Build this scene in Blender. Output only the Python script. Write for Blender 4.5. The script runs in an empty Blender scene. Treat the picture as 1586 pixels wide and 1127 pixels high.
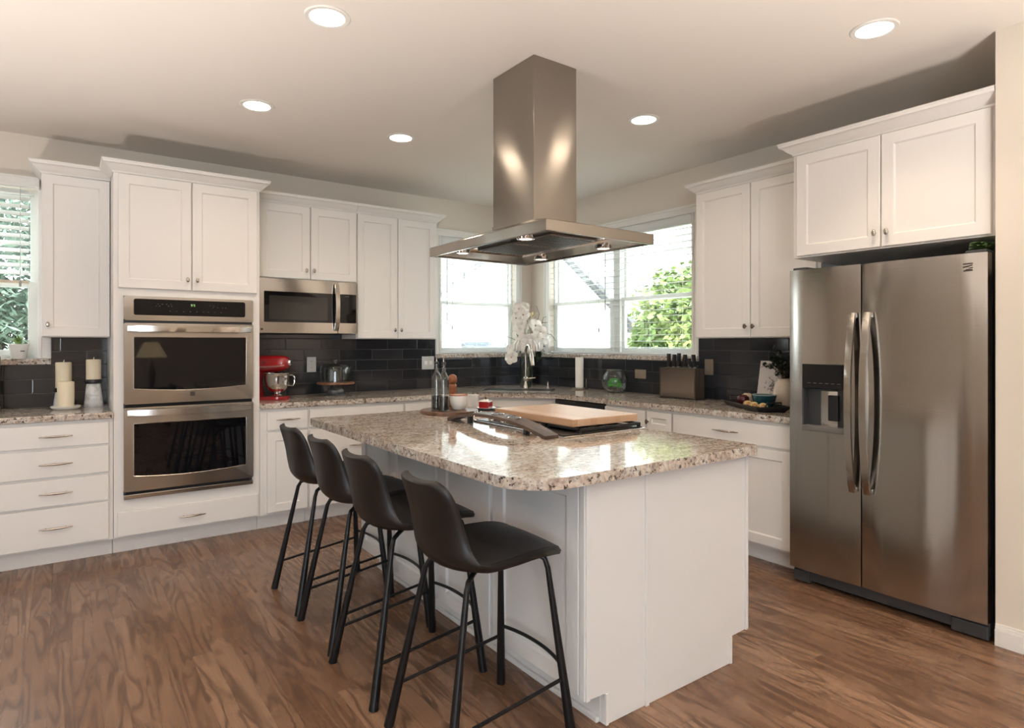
import bpy, bmesh, math, random
from mathutils import Vector, Matrix
R = math.radians
PI = math.pi
rnd = random.Random(7)
S = bpy.context.scene
COL = S.collection

# ------------------------------------------------------------------ camera
cam = bpy.data.cameras.new('camera')
cam.sensor_fit = 'HORIZONTAL'
cam.sensor_width = 36.0
cam.lens = 36.0 * 958.669 / 1586
cam.shift_x = (793 - 777.933) / 1586
cam.shift_y = (531.156 - 563.5) / 1586
cam.clip_start = 0.05
cam_o = bpy.data.objects.new('camera', cam)
COL.objects.link(cam_o)
cam_o.location = (-4.1044, -5.2346, 1.3479)
cam_o.rotation_euler = (PI / 2, 0, R(54.5859) - PI / 2)
S.camera = cam_o

# ------------------------------------------------------------------ world, sun, exposure
W = bpy.data.worlds.new('world')
S.world = W
W.use_nodes = True
_nt = W.node_tree
_bg = _nt.nodes['Background']
_sky = _nt.nodes.new('ShaderNodeTexSky')
_sky.sky_type = 'HOSEK_WILKIE'
_sky.sun_direction = (-0.35, -0.5, 0.79)
_sky.turbidity = 6.0
_sky.ground_albedo = 0.5
_mx = _nt.nodes.new('ShaderNodeMix')
_mx.data_type = 'RGBA'
_mx.inputs[0].default_value = 0.80
_mx.inputs[7].default_value = (0.93, 0.97, 1.0, 1)
_nt.links.new(_sky.outputs[0], _mx.inputs[6])
_nt.links.new(_mx.outputs[2], _bg.inputs[0])
_bg.inputs[1].default_value = 5.5
sun_l = bpy.data.lights.new('sun', 'SUN')
sun_l.energy = 9.0
sun_l.angle = R(3)
sun_l.color = (1.0, 0.96, 0.9)
sun_o = bpy.data.objects.new('sun', sun_l)
COL.objects.link(sun_o)
sun_o.rotation_euler = Vector((0.35, 0.5, -0.79)).to_track_quat('-Z', 'Y').to_euler()
def area_light(name, loc, target, sx, sy, power, color):
    l = bpy.data.lights.new(name, 'AREA')
    l.shape = 'RECTANGLE'
    l.size, l.size_y, l.energy, l.color = sx, sy, power, color
    o = bpy.data.objects.new(name, l)
    COL.objects.link(o)
    o.location = loc
    o.rotation_euler = (Vector(target) - Vector(loc)).to_track_quat('-Z', 'Y').to_euler()
    return o
REAR_Y = -9.4
SIDE_X = -8.2
# added fill lights on the rear and side walls, as if from unseen windows
REAR_L = (-8.0, -5.35, .25, 2.4)
SIDE_L = (-7.0, -3.6, .75, 2.3)
area_light('rear_fill', ((REAR_L[0] + REAR_L[1]) / 2, REAR_Y + .02, (REAR_L[2] + REAR_L[3]) / 2), ((REAR_L[0] + REAR_L[1]) / 2, 0, (REAR_L[2] + REAR_L[3]) / 2), REAR_L[1] - REAR_L[0], REAR_L[3] - REAR_L[2], 110, (0.74, 0.87, 1.0))
area_light('side_fill', (SIDE_X + .02, (SIDE_L[0] + SIDE_L[1]) / 2, (SIDE_L[2] + SIDE_L[3]) / 2), (0, (SIDE_L[0] + SIDE_L[1]) / 2, (SIDE_L[2] + SIDE_L[3]) / 2), SIDE_L[1] - SIDE_L[0], SIDE_L[3] - SIDE_L[2], 12, (0.80, 0.90, 1.0))
S.view_settings.view_transform = 'Standard'
S.view_settings.look = 'None'
S.view_settings.exposure = 0.62
S.view_settings.gamma = 1.0
S.view_settings.use_curve_mapping = False

# ------------------------------------------------------------------ materials
class NT:
    def __init__(s, name):
        s.m = bpy.data.materials.new(name)
        s.m.use_nodes = True
        s.t = s.m.node_tree
        s.b = s.t.nodes['Principled BSDF']
    def n(s, typ, **kw):
        nd = s.t.nodes.new(typ)
        for k, v in kw.items():
            if k.startswith('i_'):
                key = k[2:]
                key = int(key) if key.isdigit() else key.replace('_', ' ')
                s.set(nd.inputs[key], v)
            else:
                setattr(nd, k, v)
        return nd
    def set(s, inp, v):
        if isinstance(v, bpy.types.NodeSocket):
            s.t.links.new(v, inp)
        else:
            inp.default_value = v
    def p(s, **kw):
        for k, v in kw.items():
            s.set(s.b.inputs[k.replace('_', ' ')], v)
    def coord(s, out='Object'):
        return s.n('ShaderNodeTexCoord').outputs[out]
    def mapping(s, v, scale=(1, 1, 1), loc=(0, 0, 0), rot=(0, 0, 0)):
        return s.n('ShaderNodeMapping', i_Vector=v, i_Scale=scale, i_Location=loc, i_Rotation=rot).outputs[0]
    def noise(s, v, scale=5, detail=3, rough=0.5, dist=0.0):
        return s.n('ShaderNodeTexNoise', i_Vector=v, i_Scale=scale, i_Detail=detail, i_Roughness=rough, i_Distortion=dist)
    def ramp(s, f, stops, interp='LINEAR'):
        r = s.n('ShaderNodeValToRGB', i_Fac=f)
        r.color_ramp.interpolation = interp
        e = r.color_ramp.elements
        while len(e) < len(stops):
            e.new(0.5)
        for el, (pos, c) in zip(e, stops):
            el.position = pos
            el.color = c if len(c) == 4 else (*c, 1)
        return r.outputs[0]
    def math(s, op, a, b=0.5, c=0.5, clamp=False):
        m = s.n('ShaderNodeMath', operation=op, use_clamp=clamp)
        s.set(m.inputs[0], a); s.set(m.inputs[1], b); s.set(m.inputs[2], c)
        return m.outputs[0]
    def mix(s, f, a, b, mode='MIX'):
        m = s.n('ShaderNodeMix', data_type='RGBA', blend_type=mode)
        s.set(m.inputs[0], f); s.set(m.inputs[6], a if not isinstance(a, tuple) else (*a, 1)[:4]); s.set(m.inputs[7], b if not isinstance(b, tuple) else (*b, 1)[:4])
        return m.outputs[2]
    def bump(s, h, strength=0.2, dist=0.01):
        s.p(Normal=s.n('ShaderNodeBump', i_Height=h, i_Strength=strength, i_Distance=dist).outputs[0])

def simple(name, col, rough=0.5, metal=0.0, **kw):
    m = NT(name)
    m.p(Base_Color=(*col, 1), Roughness=rough, Metallic=metal, **kw)
    # faint unevenness so that no surface is perfectly uniform
    v = m.noise(m.coord(), 18, 2)
    m.p(Roughness=m.math('ADD', m.math('MULTIPLY', m.math('SUBTRACT', v.outputs[0], 0.5), 0.06), rough, clamp=True))
    return m.m

def paint(name, col, rough, bump=0.02, scale=220):
    m = NT(name)
    m.p(Base_Color=(*col, 1), Roughness=rough)
    v = m.noise(m.coord(), scale, 2)
    m.bump(v.outputs[0], bump, 0.002)
    return m.m

M = {}
M['wall'] = paint('wall_paint', (0.73, 0.66, 0.57), 0.75, 0.08, 150)
M['ceiling'] = paint('ceiling_paint', (0.80, 0.745, 0.69), 0.85, 0.12, 90)
M['trim'] = paint('trim_paint', (0.80, 0.78, 0.74), 0.35, 0.01)
M['cab'] = paint('cabinet_paint', (0.80, 0.77, 0.735), 0.38, 0.01)
M['islandp'] = paint('island_daylit_paint', (0.735, 0.735, 0.73), 0.36, 0.01)  # white cooled in the colour to imitate daylight falling on the island
M['vinyl'] = simple('window_vinyl', (0.80, 0.82, 0.79), 0.35)
M['slat'] = None
M['slat_wood'] = simple('blind_rail', (0.62, 0.52, 0.40), 0.5)
M['cord'] = simple('blind_cord', (0.30, 0.30, 0.28), 0.6)
M['black'] = simple('black_plastic', (0.012, 0.012, 0.013), 0.35)
M['blackm'] = simple('black_metal', (0.010, 0.010, 0.011), 0.38, 0.4)
M['gap'] = simple('dark_gap', (0.006, 0.006, 0.006), 0.8)
M['darkgrey'] = simple('dark_grey_plastic', (0.045, 0.046, 0.048), 0.45)
M['iron'] = simple('cast_iron', (0.014, 0.014, 0.015), 0.5, 0.3)
M['nickel'] = simple('brushed_nickel', (0.50, 0.465, 0.42), 0.22, 1.0)
M['darknickel'] = simple('aged_nickel', (0.20, 0.16, 0.12), 0.3, 1.0)
M['chrome'] = simple('chrome', (0.85, 0.85, 0.85), 0.07, 1.0)
M['oven_glass'] = simple('oven_glass', (0.005, 0.005, 0.006), 0.03, 0.0, Specular_IOR_Level=0.40)
M['fridge_side'] = simple('fridge_side', (0.02, 0.02, 0.021), 0.5)
M['badge'] = simple('badge_ink', (0.09, 0.075, 0.065), 0.4, 0.6)
M['red'] = simple('red_enamel', (0.30, 0.008, 0.012), 0.14, 0.0, Coat_Weight=0.6)
M['redband'] = simple('red_band', (0.55, 0.22, 0.20), 0.25, 0.6)
M['ceramic'] = simple('white_ceramic', (0.83, 0.81, 0.77), 0.14)
M['potrim'] = simple('brown_glaze', (0.42, 0.16, 0.09), 0.25)
M['wax'] = simple('ivory_wax', (0.80, 0.70, 0.52), 0.5, 0.0, Subsurface_Weight=0.15, Subsurface_Radius=(0.02, 0.012, 0.006))
M['wick'] = simple('wick', (0.85, 0.80, 0.68), 0.8)
M['marble'] = None
M['outlet'] = simple('steel_cover_plate', (0.46, 0.44, 0.41), 0.35, 0.5)
M['outlet_w'] = simple('grey_cover_plate', (0.56, 0.55, 0.53), 0.4)
M['tan_plate'] = simple('tan_cover_plate', (0.30, 0.24, 0.18), 0.4, 0.4)
M['leather'] = None
M['paper'] = paint('paper_towel', (0.88, 0.85, 0.80), 0.9, 0.3, 120)
M['leaf'] = simple('dark_leaf', (0.018, 0.036, 0.016), 0.45)
M['leaf2'] = simple('mid_leaf', (0.13, 0.21, 0.07), 0.5)
M['grassgreen'] = simple('bright_green_plant', (0.045, 0.62, 0.03), 0.5)
M['petal'] = simple('white_petal', (0.86, 0.80, 0.74), 0.55, 0.0, Subsurface_Weight=0.1)
M['petal_eye'] = simple('petal_heart', (0.50, 0.30, 0.24), 0.6)
M['lily'] = simple('cream_bud', (0.80, 0.68, 0.45), 0.5)
M['twig'] = simple('brown_twig', (0.09, 0.045, 0.028), 0.7)
M['soil'] = simple('soil', (0.03, 0.02, 0.014), 0.9)
M['vinegar'] = simple('dark_vinegar', (0.004, 0.003, 0.003), 0.05)
M['teal'] = simple('teal_glaze', (0.012, 0.06, 0.075), 0.15)
M['apple'] = simple('red_apple', (0.06, 0.006, 0.010), 0.2)
M['yellow'] = simple('yellow_fruit', (0.50, 0.30, 0.10), 0.4)
M['cream'] = simple('cream_jar', (0.62, 0.52, 0.42), 0.4)
M['darksteel'] = None
M['lamp_emit'] = None

def emit(name, col, st):
    m = NT(name)
    m.p(Base_Color=(0, 0, 0, 1), Emission_Color=(*col, 1), Emission_Strength=st)
    return m.m
M['lamp_emit'] = emit('lamp_diffuser', (1.0, 0.84, 0.66), 15.0)
M['hood_emit'] = emit('hood_lamp', (1.0, 0.90, 0.75), 6.0)
M['digits'] = emit('clock_digits', (0.45, 0.75, 0.25), 0.9)
M['icons'] = emit('panel_icons', (0.5, 0.5, 0.5), 0.10)

def stainless(name, col=(0.47, 0.445, 0.415), rough=0.20, aniso=0.8, horiz=True):
    m = NT(name)
    c = m.coord()
    sc = (6, 6, 500) if horiz else (500, 500, 6)
    v = m.noise(m.mapping(c, sc), 1.0, 3, 0.6)
    m.p(Base_Color=(*col, 1), Metallic=1.0, Anisotropic=aniso)
    m.p(Roughness=m.math('MULTIPLY_ADD', v.outputs[0], 0.10, rough - 0.05))
    t = m.n('ShaderNodeTangent', direction_type='RADIAL', axis='Z')
    m.p(Tangent=t.outputs[0], Anisotropic_Rotation=0.25)
    v2 = m.noise(m.mapping(c, (1.2, 1.2, 0.7)), 2.2, 2, 0.5)
    m.bump(v2.outputs[0], 0.05, 0.02)
    return m.m
M['steel'] = stainless('brushed_stainless')
M['steel_hood'] = stainless('hood_stainless', (0.33, 0.30, 0.268), 0.15, 0.93)
M['steel_plain'] = simple('satin_steel', (0.60, 0.56, 0.51), 0.20, 1.0)
M['steel_fridge'] = stainless('fridge_stainless', (0.45, 0.425, 0.395), 0.14, 0.92)
M['filter'] = simple('hood_filter', (0.16, 0.145, 0.13), 0.3, 1.0)
M['steel_mirror'] = simple('polished_steel', (0.62, 0.60, 0.57), 0.10, 1.0)

def glass(name, tint=(1, 1, 1), refl=0.07, rough=0.0):
    m = NT(name)
    tr = m.n('ShaderNodeBsdfTransparent', i_Color=(*tint, 1))
    gl = m.n('ShaderNodeBsdfGlossy', i_Roughness=rough)
    lw = m.n('ShaderNodeLayerWeight', i_Blend=0.35)
    f = m.math('MULTIPLY_ADD', m.math('POWER', lw.outputs['Facing'], 2.2), 0.40, refl, clamp=True)
    mx = m.n('ShaderNodeMixShader', i_0=f, i_1=tr.outputs[0], i_2=gl.outputs[0])
    m.t.links.new(mx.outputs[0], m.t.nodes['Material Output'].inputs[0])
    return m.m
M['pane'] = glass('window_pane', (0.96, 0.99, 0.975), 0.04)
M['glass'] = glass('clear_glass', (0.93, 0.95, 0.94), 0.05)
M['glass_smoke'] = glass('bottle_glass', (0.94, 0.95, 0.94), 0.05)

def slat():
    m = NT('blind_slat')
    m.p(Base_Color=(0.88, 0.89, 0.87, 1), Roughness=0.5)
    tl_ = m.n('ShaderNodeBsdfTranslucent', i_Color=(0.88, 0.89, 0.87, 1))
    mx = m.n('ShaderNodeMixShader', i_0=0.25, i_1=m.b.outputs[0], i_2=tl_.outputs[0])
    m.t.links.new(mx.outputs[0], m.t.nodes['Material Output'].inputs[0])
    return m.m
M['slat'] = slat()
def granite():
    m = NT('granite')
    c = m.coord()
    warp = m.noise(c, 3.0, 3, 0.55)
    cw = m.n('ShaderNodeMix', data_type='VECTOR', i_0=0.12)
    m.set(cw.inputs[4], c); m.set(cw.inputs[5], warp.outputs[1])
    cc = cw.outputs[1]
    big = m.noise(m.mapping(cc, (1.0, 2.6, 1.0), rot=(0, 0, 0.7)), 11.0, 6, 0.62, 0.4)
    base = m.ramp(big.outputs[0], [(0.26, (0.28, 0.235, 0.195)), (0.40, (0.46, 0.375, 0.31)), (0.52, (0.56, 0.475, 0.405)), (0.62, (0.58, 0.54, 0.485)), (0.74, (0.68, 0.64, 0.58))])
    mid = m.noise(cc, 55.0, 4, 0.6)
    f1 = m.ramp(mid.outputs[0], [(0.34, (0, 0, 0)), (0.60, (1, 1, 1))])
    base = m.mix(0.35, base, f1, 'OVERLAY')
    sp = m.n('ShaderNodeTexVoronoi', i_Vector=c, i_Scale=120.0)
    fl = m.noise(c, 70.0, 3, 0.6)
    dark = m.ramp(fl.outputs[0], [(0.36, (1, 1, 1)), (0.44, (0, 0, 0))])
    base = m.mix(dark, base, (0.05, 0.04, 0.035))
    fl2 = m.noise(m.mapping(c, loc=(7, 3, 1)), 60.0, 3, 0.6)
    light = m.ramp(fl2.outputs[0], [(0.62, (0, 0, 0)), (0.72, (0.75, 0.75, 0.75))])
    base = m.mix(light, base, (0.74, 0.70, 0.64))
    base = m.mix(m.math('MULTIPLY', sp.outputs['Color'], 0.22), base, (0.10, 0.09, 0.085))
    m.p(Base_Color=base, Roughness=0.07, Specular_IOR_Level=0.6)
    return m.m
M['granite'] = granite()

def floor_mat():
    m = NT('oak_floor')
    c = m.coord()
    sep = m.n('ShaderNodeSeparateXYZ', i_0=c)
    x, y = sep.outputs[0], sep.outputs[1]
    W_, L_ = 0.083, 1.05
    row = m.math('FLOOR', m.math('DIVIDE', x, W_))
    rn = m.n('ShaderNodeTexWhiteNoise', noise_dimensions='1D', i_W=row)
    yo = m.math('ADD', m.math('DIVIDE', y, L_), m.math('MULTIPLY', rn.outputs[0], 7.3))
    col = m.math('FLOOR', yo)
    comb = m.n('ShaderNodeCombineXYZ', i_0=row, i_1=col)
    pr = m.n('ShaderNodeTexWhiteNoise', noise_dimensions='3D', i_Vector=comb.outputs[0])
    prv = pr.outputs[0]
    # per-plank offset of the grain
    off = m.n('ShaderNodeVectorMath', operation='SCALE', i_0=pr.outputs[1], i_Scale=30.0)
    vv = m.n('ShaderNodeVectorMath', operation='ADD', i_0=c, i_1=off.outputs[0])
    gv = m.mapping(vv.outputs[0], (8.0, 0.95, 1.0))
    field = m.noise(gv, 1.0, 2.5, 0.5, 0.5)
    rings = m.math('SINE', m.math('MULTIPLY', field.outputs[0], 56.0))
    rings = m.math('MULTIPLY_ADD', rings, 0.5, 0.5)
    rings = m.math('POWER', rings, 4.5)
    fine = m.noise(m.mapping(vv.outputs[0], (160.0, 5.0, 1.0)), 1.0, 3, 0.6)
    fineR = m.ramp(fine.outputs[0], [(0.40, (0, 0, 0)), (0.62, (1, 1, 1))])
    base = m.ramp(prv, [(0.0, (0.175, 0.092, 0.050)), (0.3, (0.225, 0.122, 0.069)), (0.75, (0.270, 0.153, 0.089)), (1.0, (0.330, 0.194, 0.118))])
    base = m.mix(m.math('MULTIPLY', rings, 0.80), base, (0.085, 0.041, 0.022))
    base = m.mix(m.math('MULTIPLY', fineR, 0.22), base, (0.10, 0.050, 0.026))
    blot = m.noise(c, 1.1, 3, 0.5)
    base = m.mix(m.math('MULTIPLY', blot.outputs[0], 0.22), base, (0.12, 0.062, 0.034))
    # seams
    fx = m.math('FRACT', m.math('DIVIDE', x, W_))
    ex = m.math('MINIMUM', fx, m.math('SUBTRACT', 1.0, fx))
    fy = m.math('FRACT', yo)
    ey = m.math('MINIMUM', fy, m.math('SUBTRACT', 1.0, fy))
    seam = m.math('MAXIMUM', m.math('LESS_THAN', ex, 0.010), m.math('LESS_THAN', ey, 0.0012))
    base = m.mix(m.math('MULTIPLY', seam, 0.65), base, (0.03, 0.014, 0.008))
    m.p(Base_Color=base, Specular_IOR_Level=0.45)
    m.p(Roughness=m.math('MULTIPLY_ADD', rings, 0.10, 0.27))
    h = m.math('SUBTRACT', m.math('MULTIPLY', rings, -0.25), seam)
    m.bump(h, 0.12, 0.002)
    return m.m
M['floor'] = floor_mat()

def tile_mat(name, horiz_axis):
    m = NT(name)
    sep = m.n('ShaderNodeSeparateXYZ', i_0=m.coord())
    u = sep.outputs[horiz_axis]
    z = m.math('SUBTRACT', sep.outputs[2], 0.914)
    comb = m.n('ShaderNodeCombineXYZ', i_0=u, i_1=z)
    br = m.n('ShaderNodeTexBrick', i_Vector=comb.outputs[0], i_Scale=1.0, i_Mortar_Size=0.0022, i_Mortar_Smooth=0.25,
             i_Bias=0.0, i_Brick_Width=0.305, i_Row_Height=0.0945)
    br.offset = 0.5
    br.inputs['Color1'].default_value = (0.020, 0.021, 0.024, 1)
    br.inputs['Color2'].default_value = (0.036, 0.036, 0.039, 1)
    br.inputs['Mortar'].default_value = (0.030, 0.030, 0.031, 1)
    m.p(Base_Color=br.outputs[0], Specular_IOR_Level=0.6)
    m.p(Roughness=m.math('MULTIPLY_ADD', br.outputs[1], 0.4, 0.09))
    br2 = m.n('ShaderNodeTexBrick', i_Vector=comb.outputs[0], i_Scale=1.0, i_Mortar_Size=0.007, i_Mortar_Smooth=1.0,
              i_Bias=0.0, i_Brick_Width=0.305, i_Row_Height=0.0945)
    br2.offset = 0.5
    wv = m.noise(m.coord(), 9.0, 1)
    h = m.math('ADD', m.math('SUBTRACT', 1.0, br2.outputs[1]), m.math('MULTIPLY', wv.outputs[0], 0.10))
    m.bump(h, 0.12, 0.004)
    return m.m
M['tileA'] = tile_mat('backsplash_tile_x', 0)
M['tileB'] = tile_mat('backsplash_tile_y', 1)

def wood(name, c1, c2, scale=(14, 1.4, 14), rough=0.45, rings=24.0):
    m = NT(name)
    c = m.coord()
    f = m.noise(m.mapping(c, scale), 1.0, 3, 0.5, 0.3)
    r = m.math('MULTIPLY_ADD', m.math('SINE', m.math('MULTIPLY', f.outputs[0], rings)), 0.5, 0.5)
    fine = m.noise(m.mapping(c, tuple(k * 8 for k in scale)), 1.0, 2)
    b = m.mix(r, c1, c2)
    b = m.mix(m.math('MULTIPLY', fine.outputs[0], 0.25), b, tuple(k * 0.6 for k in c1))
    m.p(Base_Color=b, Roughness=rough)
    return m.m
M['stave'] = wood('dark_stave_wood', (0.105, 0.060, 0.038), (0.055, 0.030, 0.019))
M['acacia'] = wood('acacia_wood', (0.17, 0.085, 0.045), (0.08, 0.038, 0.02), (12, 3, 12), 0.35)
M['mill'] = wood('mill_wood', (0.26, 0.085, 0.03), (0.18, 0.055, 0.02), (20, 20, 4), 0.3, 10)
M['cakewood'] = wood('cake_stand_wood', (0.24, 0.11, 0.055), (0.15, 0.065, 0.03), (10, 3, 10), 0.4)

def butcher():
    m = NT('butcher_block')
    c = m.coord()
    sep = m.n('ShaderNodeSeparateXYZ', i_0=c)
    row = m.math('FLOOR', m.math('DIVIDE', sep.outputs[0], 0.042))
    wn = m.n('ShaderNodeTexWhiteNoise', noise_dimensions='1D', i_W=row)
    f = m.noise(m.mapping(c, (60, 3, 60)), 1.0, 3, 0.5)
    b = m.ramp(wn.outputs[0], [(0, (0.50, 0.30, 0.175)), (0.5, (0.58, 0.37, 0.225)), (1, (0.66, 0.45, 0.29))])
    b = m.mix(m.math('MULTIPLY', f.outputs[0], 0.35), b, (0.40, 0.22, 0.12))
    m.p(Base_Color=b, Roughness=0.38)
    return m.m
M['butcher'] = butcher()

def leather():
    m = NT('black_leather')
    c = m.coord()
    v = m.n('ShaderNodeTexVoronoi', i_Vector=c, i_Scale=260.0)
    n2 = m.noise(c, 12, 3)
    m.p(Base_Color=m.ramp(n2.outputs[0], [(0.3, (0.008, 0.007, 0.0066)), (0.7, (0.014, 0.012, 0.0112))]), Roughness=0.42, Specular_IOR_Level=0.45)
    m.bump(v.outputs[0], 0.10, 0.001)
    return m.m
M['leather'] = leather()

def marble():
    m = NT('white_marble')
    f = m.noise(m.coord(), 22, 5, 0.6, 1.2)
    m.p(Base_Color=m.ramp(f.outputs[0], [(0.35, (0.50, 0.49, 0.47)), (0.52, (0.74, 0.73, 0.71)), (1, (0.80, 0.79, 0.77))]), Roughness=0.2)
    return m.m
M['marble'] = marble()

def galvanised():
    m = NT('galvanised_metal')
    f = m.noise(m.coord(), 30, 3)
    m.p(Base_Color=m.ramp(f.outputs[0], [(0.3, (0.10, 0.11, 0.11)), (0.7, (0.26, 0.27, 0.26))]), Metallic=0.7, Roughness=0.4)
    return m.m
M['galv'] = galvanised()

def foliage(name, a, b, scale=3.0):
    m = NT(name)
    f = m.noise(m.coord(), scale, 3)
    m.p(Base_Color=m.ramp(f.outputs[0], [(0.35, a), (0.65, b)]), Roughness=0.6)
    return m.m
M['tree'] = foliage('tree_leaf', (0.06, 0.12, 0.025), (0.22, 0.29, 0.085), 2.5)
M['spruce'] = foliage('spruce_needle', (0.045, 0.085, 0.062), (0.13, 0.19, 0.145), 2.0)
M['bark'] = wood('bark', (0.12, 0.08, 0.055), (0.06, 0.04, 0.03), (8, 8, 2), 0.9)
M['bounce_ground'] = foliage('pale_bounce_ground', (0.55, 0.53, 0.50), (0.66, 0.64, 0.60), 5.0)  # ground made pale to bounce sunlight up through the windows to the ceiling

def siding():
    m = NT('house_siding')
    sep = m.n('ShaderNodeSeparateXYZ', i_0=m.coord())
    f = m.math('FRACT', m.math('DIVIDE', sep.outputs[2], 0.16))
    m.p(Base_Color=m.ramp(f, [(0.0, (0.55, 0.56, 0.57)), (0.08, (0.84, 0.84, 0.83)), (1, (0.86, 0.86, 0.85))]), Roughness=0.7)
    m.bump(f, 0.4, 0.02)
    return m.m
M['siding'] = siding()

def shingle(name, a, b):
    m = NT(name)
    br = m.n('ShaderNodeTexBrick', i_Vector=m.coord(), i_Scale=1.0, i_Mortar_Size=0.012, i_Brick_Width=0.30, i_Row_Height=0.17)
    br.inputs['Color1'].default_value = (*a, 1); br.inputs['Color2'].default_value = (*b, 1)
    br.inputs['Mortar'].default_value = (a[0] * .4, a[1] * .4, a[2] * .4, 1)
    m.p(Base_Color=br.outputs[0], Roughness=0.9)
    return m.m
M['shingle'] = shingle('roof_shingle', (0.10, 0.105, 0.115), (0.20, 0.205, 0.215))
M['shingle_dark'] = shingle('porch_shingle', (0.055, 0.070, 0.09), (0.085, 0.105, 0.13))

# ------------------------------------------------------------------ mesh helpers
class MB:
    def __init__(s): s.bm = bmesh.new()
    def _faces(s, vs, fs):
        v = [s.bm.verts.new(p) for p in vs]
        return [s.bm.faces.new([v[i] for i in f]) for f in fs]
    def hexa(s, P, bev=0.0, seg=2):
        F = [(0, 1, 2, 3), (7, 6, 5, 4), (0, 4, 5, 1), (1, 5, 6, 2), (2, 6, 7, 3), (3, 7, 4, 0)]
        fs = s._faces(P, F)
        if bev > 0:
            es = list({e for f in fs for e in f.edges})
            bmesh.ops.bevel(s.bm, geom=es, offset=bev, segments=seg, affect='EDGES', profile=0.6)
        return s
    def box(s, a, b, bev=0.0, f=None, seg=2):
        x0, x1 = sorted((a[0], b[0])); y0, y1 = sorted((a[1], b[1])); z0, z1 = sorted((a[2], b[2]))
        P = [(x0, y0, z0), (x1, y0, z0), (x1, y1, z0), (x0, y1, z0), (x0, y0, z1), (x1, y0, z1), (x1, y1, z1), (x0, y1, z1)]
        if f: P = [f(*p) for p in P]
        return s.hexa(P, bev, seg)
    def prism(s, poly, z0, z1, bev=0.0, f=None, seg=3):
        n = len(poly)
        g = f or (lambda x, y, z: (x, y, z))
        vs = [g(x, y, z0) for x, y in poly] + [g(x, y, z1) for x, y in poly]
        F = [tuple(range(n)), tuple(range(2 * n - 1, n - 1, -1))] + [(i, n + i, n + (i + 1) % n, (i + 1) % n) for i in range(n)]
        fs = s._faces(vs, F)
        if bev > 0:
            es = list(fs[0].edges) + list(fs[1].edges)
            bmesh.ops.bevel(s.bm, geom=es, offset=bev, segments=seg, affect='EDGES', profile=0.6)
        return s
    def lathe(s, prof, c=(0, 0, 0), seg=32, axis='Z', f=None):
        def P(r, h, a):
            x, y = r * math.cos(a), r * math.sin(a)
            if axis == 'Z': q = (x, y, h)
            elif axis == 'X': q = (h, x, y)
            else: q = (x, h, y)
            return (c[0] + q[0], c[1] + q[1], c[2] + q[2])
        rings = []
        for r, h in prof:
            if r < 1e-6: rings.append([s.bm.verts.new(P(0, h, 0))])
            else: rings.append([s.bm.verts.new(P(r, h, 2 * PI * i / seg)) for i in range(seg)])
        for a, b in zip(rings, rings[1:]):
            if len(a) == 1 and len(b) == 1: continue
            for i in range(seg):
                j = (i + 1) % seg
                if len(a) == 1: s.bm.faces.new((a[0], b[i], b[j]))
                elif len(b) == 1: s.bm.faces.new((a[i], b[0], a[j]))
                else: s.bm.faces.new((a[i], b[i], b[j], a[j]))
        return s
    def tube(s, path, r, seg=10, cap=True):
        pts = [Vector(p) for p in path]
        n = len(pts)
        rs = r if isinstance(r, (list, tuple)) else [r] * n
        T = []
        for i in range(n):
            t = pts[min(i + 1, n - 1)] - pts[max(i - 1, 0)]
            T.append(t.normalized() if t.length > 1e-9 else Vector((0, 0, 1)))
        ref = Vector((0, 0, 1)) if abs(T[0].z) < 0.9 else Vector((1, 0, 0))
        nrm = T[0].cross(ref).normalized()
        rings = []
        for i in range(n):
            if i:
                q = T[i - 1].rotation_difference(T[i])
                nrm = q @ nrm
            bn = T[i].cross(nrm).normalized()
            rings.append([s.bm.verts.new(pts[i] + rs[i] * (math.cos(2 * PI * k / seg) * nrm + math.sin(2 * PI * k / seg) * bn)) for k in range(seg)])
        for a, b in zip(rings, rings[1:]):
            for k in range(seg):
                j = (k + 1) % seg
                s.bm.faces.new((a[k], b[k], b[j], a[j]))
        if cap:
            s.bm.faces.new(rings[0][::-1]); s.bm.faces.new(rings[-1])
        return s
    def sphere(s, c, r, seg=20, rings=12, sc=(1, 1, 1)):
        m = Matrix.Translation(c) @ Matrix.Diagonal((r * sc[0], r * sc[1], r * sc[2], 1))
        bmesh.ops.create_uvsphere(s.bm, u_segments=seg, v_segments=rings, radius=1.0, matrix=m)
        return s
    def grid(s, fn, nu, nv):
        V = [[s.bm.verts.new(fn(i / nu, j / nv)) for j in range(nv + 1)] for i in range(nu + 1)]
        for i in range(nu):
            for j in range(nv):
                s.bm.faces.new((V[i][j], V[i + 1][j], V[i + 1][j + 1], V[i][j + 1]))
        return s
    def quad(s, *p):
        s.bm.faces.new([s.bm.verts.new(q) for q in p]); return s
    def shaker(s, f, u0, u1, z0, z1, w0, w1, fr=0.058, rec=0.009):
        """door slab with a flat panel sunk inside a frame; f maps (u, w, z)"""
        o = [(u0, z0), (u1, z0), (u1, z1), (u0, z1)]
        i1 = [(u0 + fr, z0 + fr), (u1 - fr, z0 + fr), (u1 - fr, z1 - fr), (u0 + fr, z1 - fr)]
        d = 0.007
        i2 = [(u0 + fr + d, z0 + fr + d), (u1 - fr - d, z0 + fr + d), (u1 - fr - d, z1 - fr - d), (u0 + fr + d, z1 - fr - d)]
        b = 0.003
        oi = [(u0 + b, z0 + b), (u1 - b, z0 + b), (u1 - b, z1 - b), (u0 + b, z1 - b)]
        loops = [[f(u, w0, z) for u, z in o], [f(u, w1 - b, z) for u, z in o], [f(u, w1, z) for u, z in oi], [f(u, w1, z) for u, z in i1], [f(u, w1 - rec, z) for u, z in i2]]
        V = [[s.bm.verts.new(p) for p in L] for L in loops]
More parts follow.
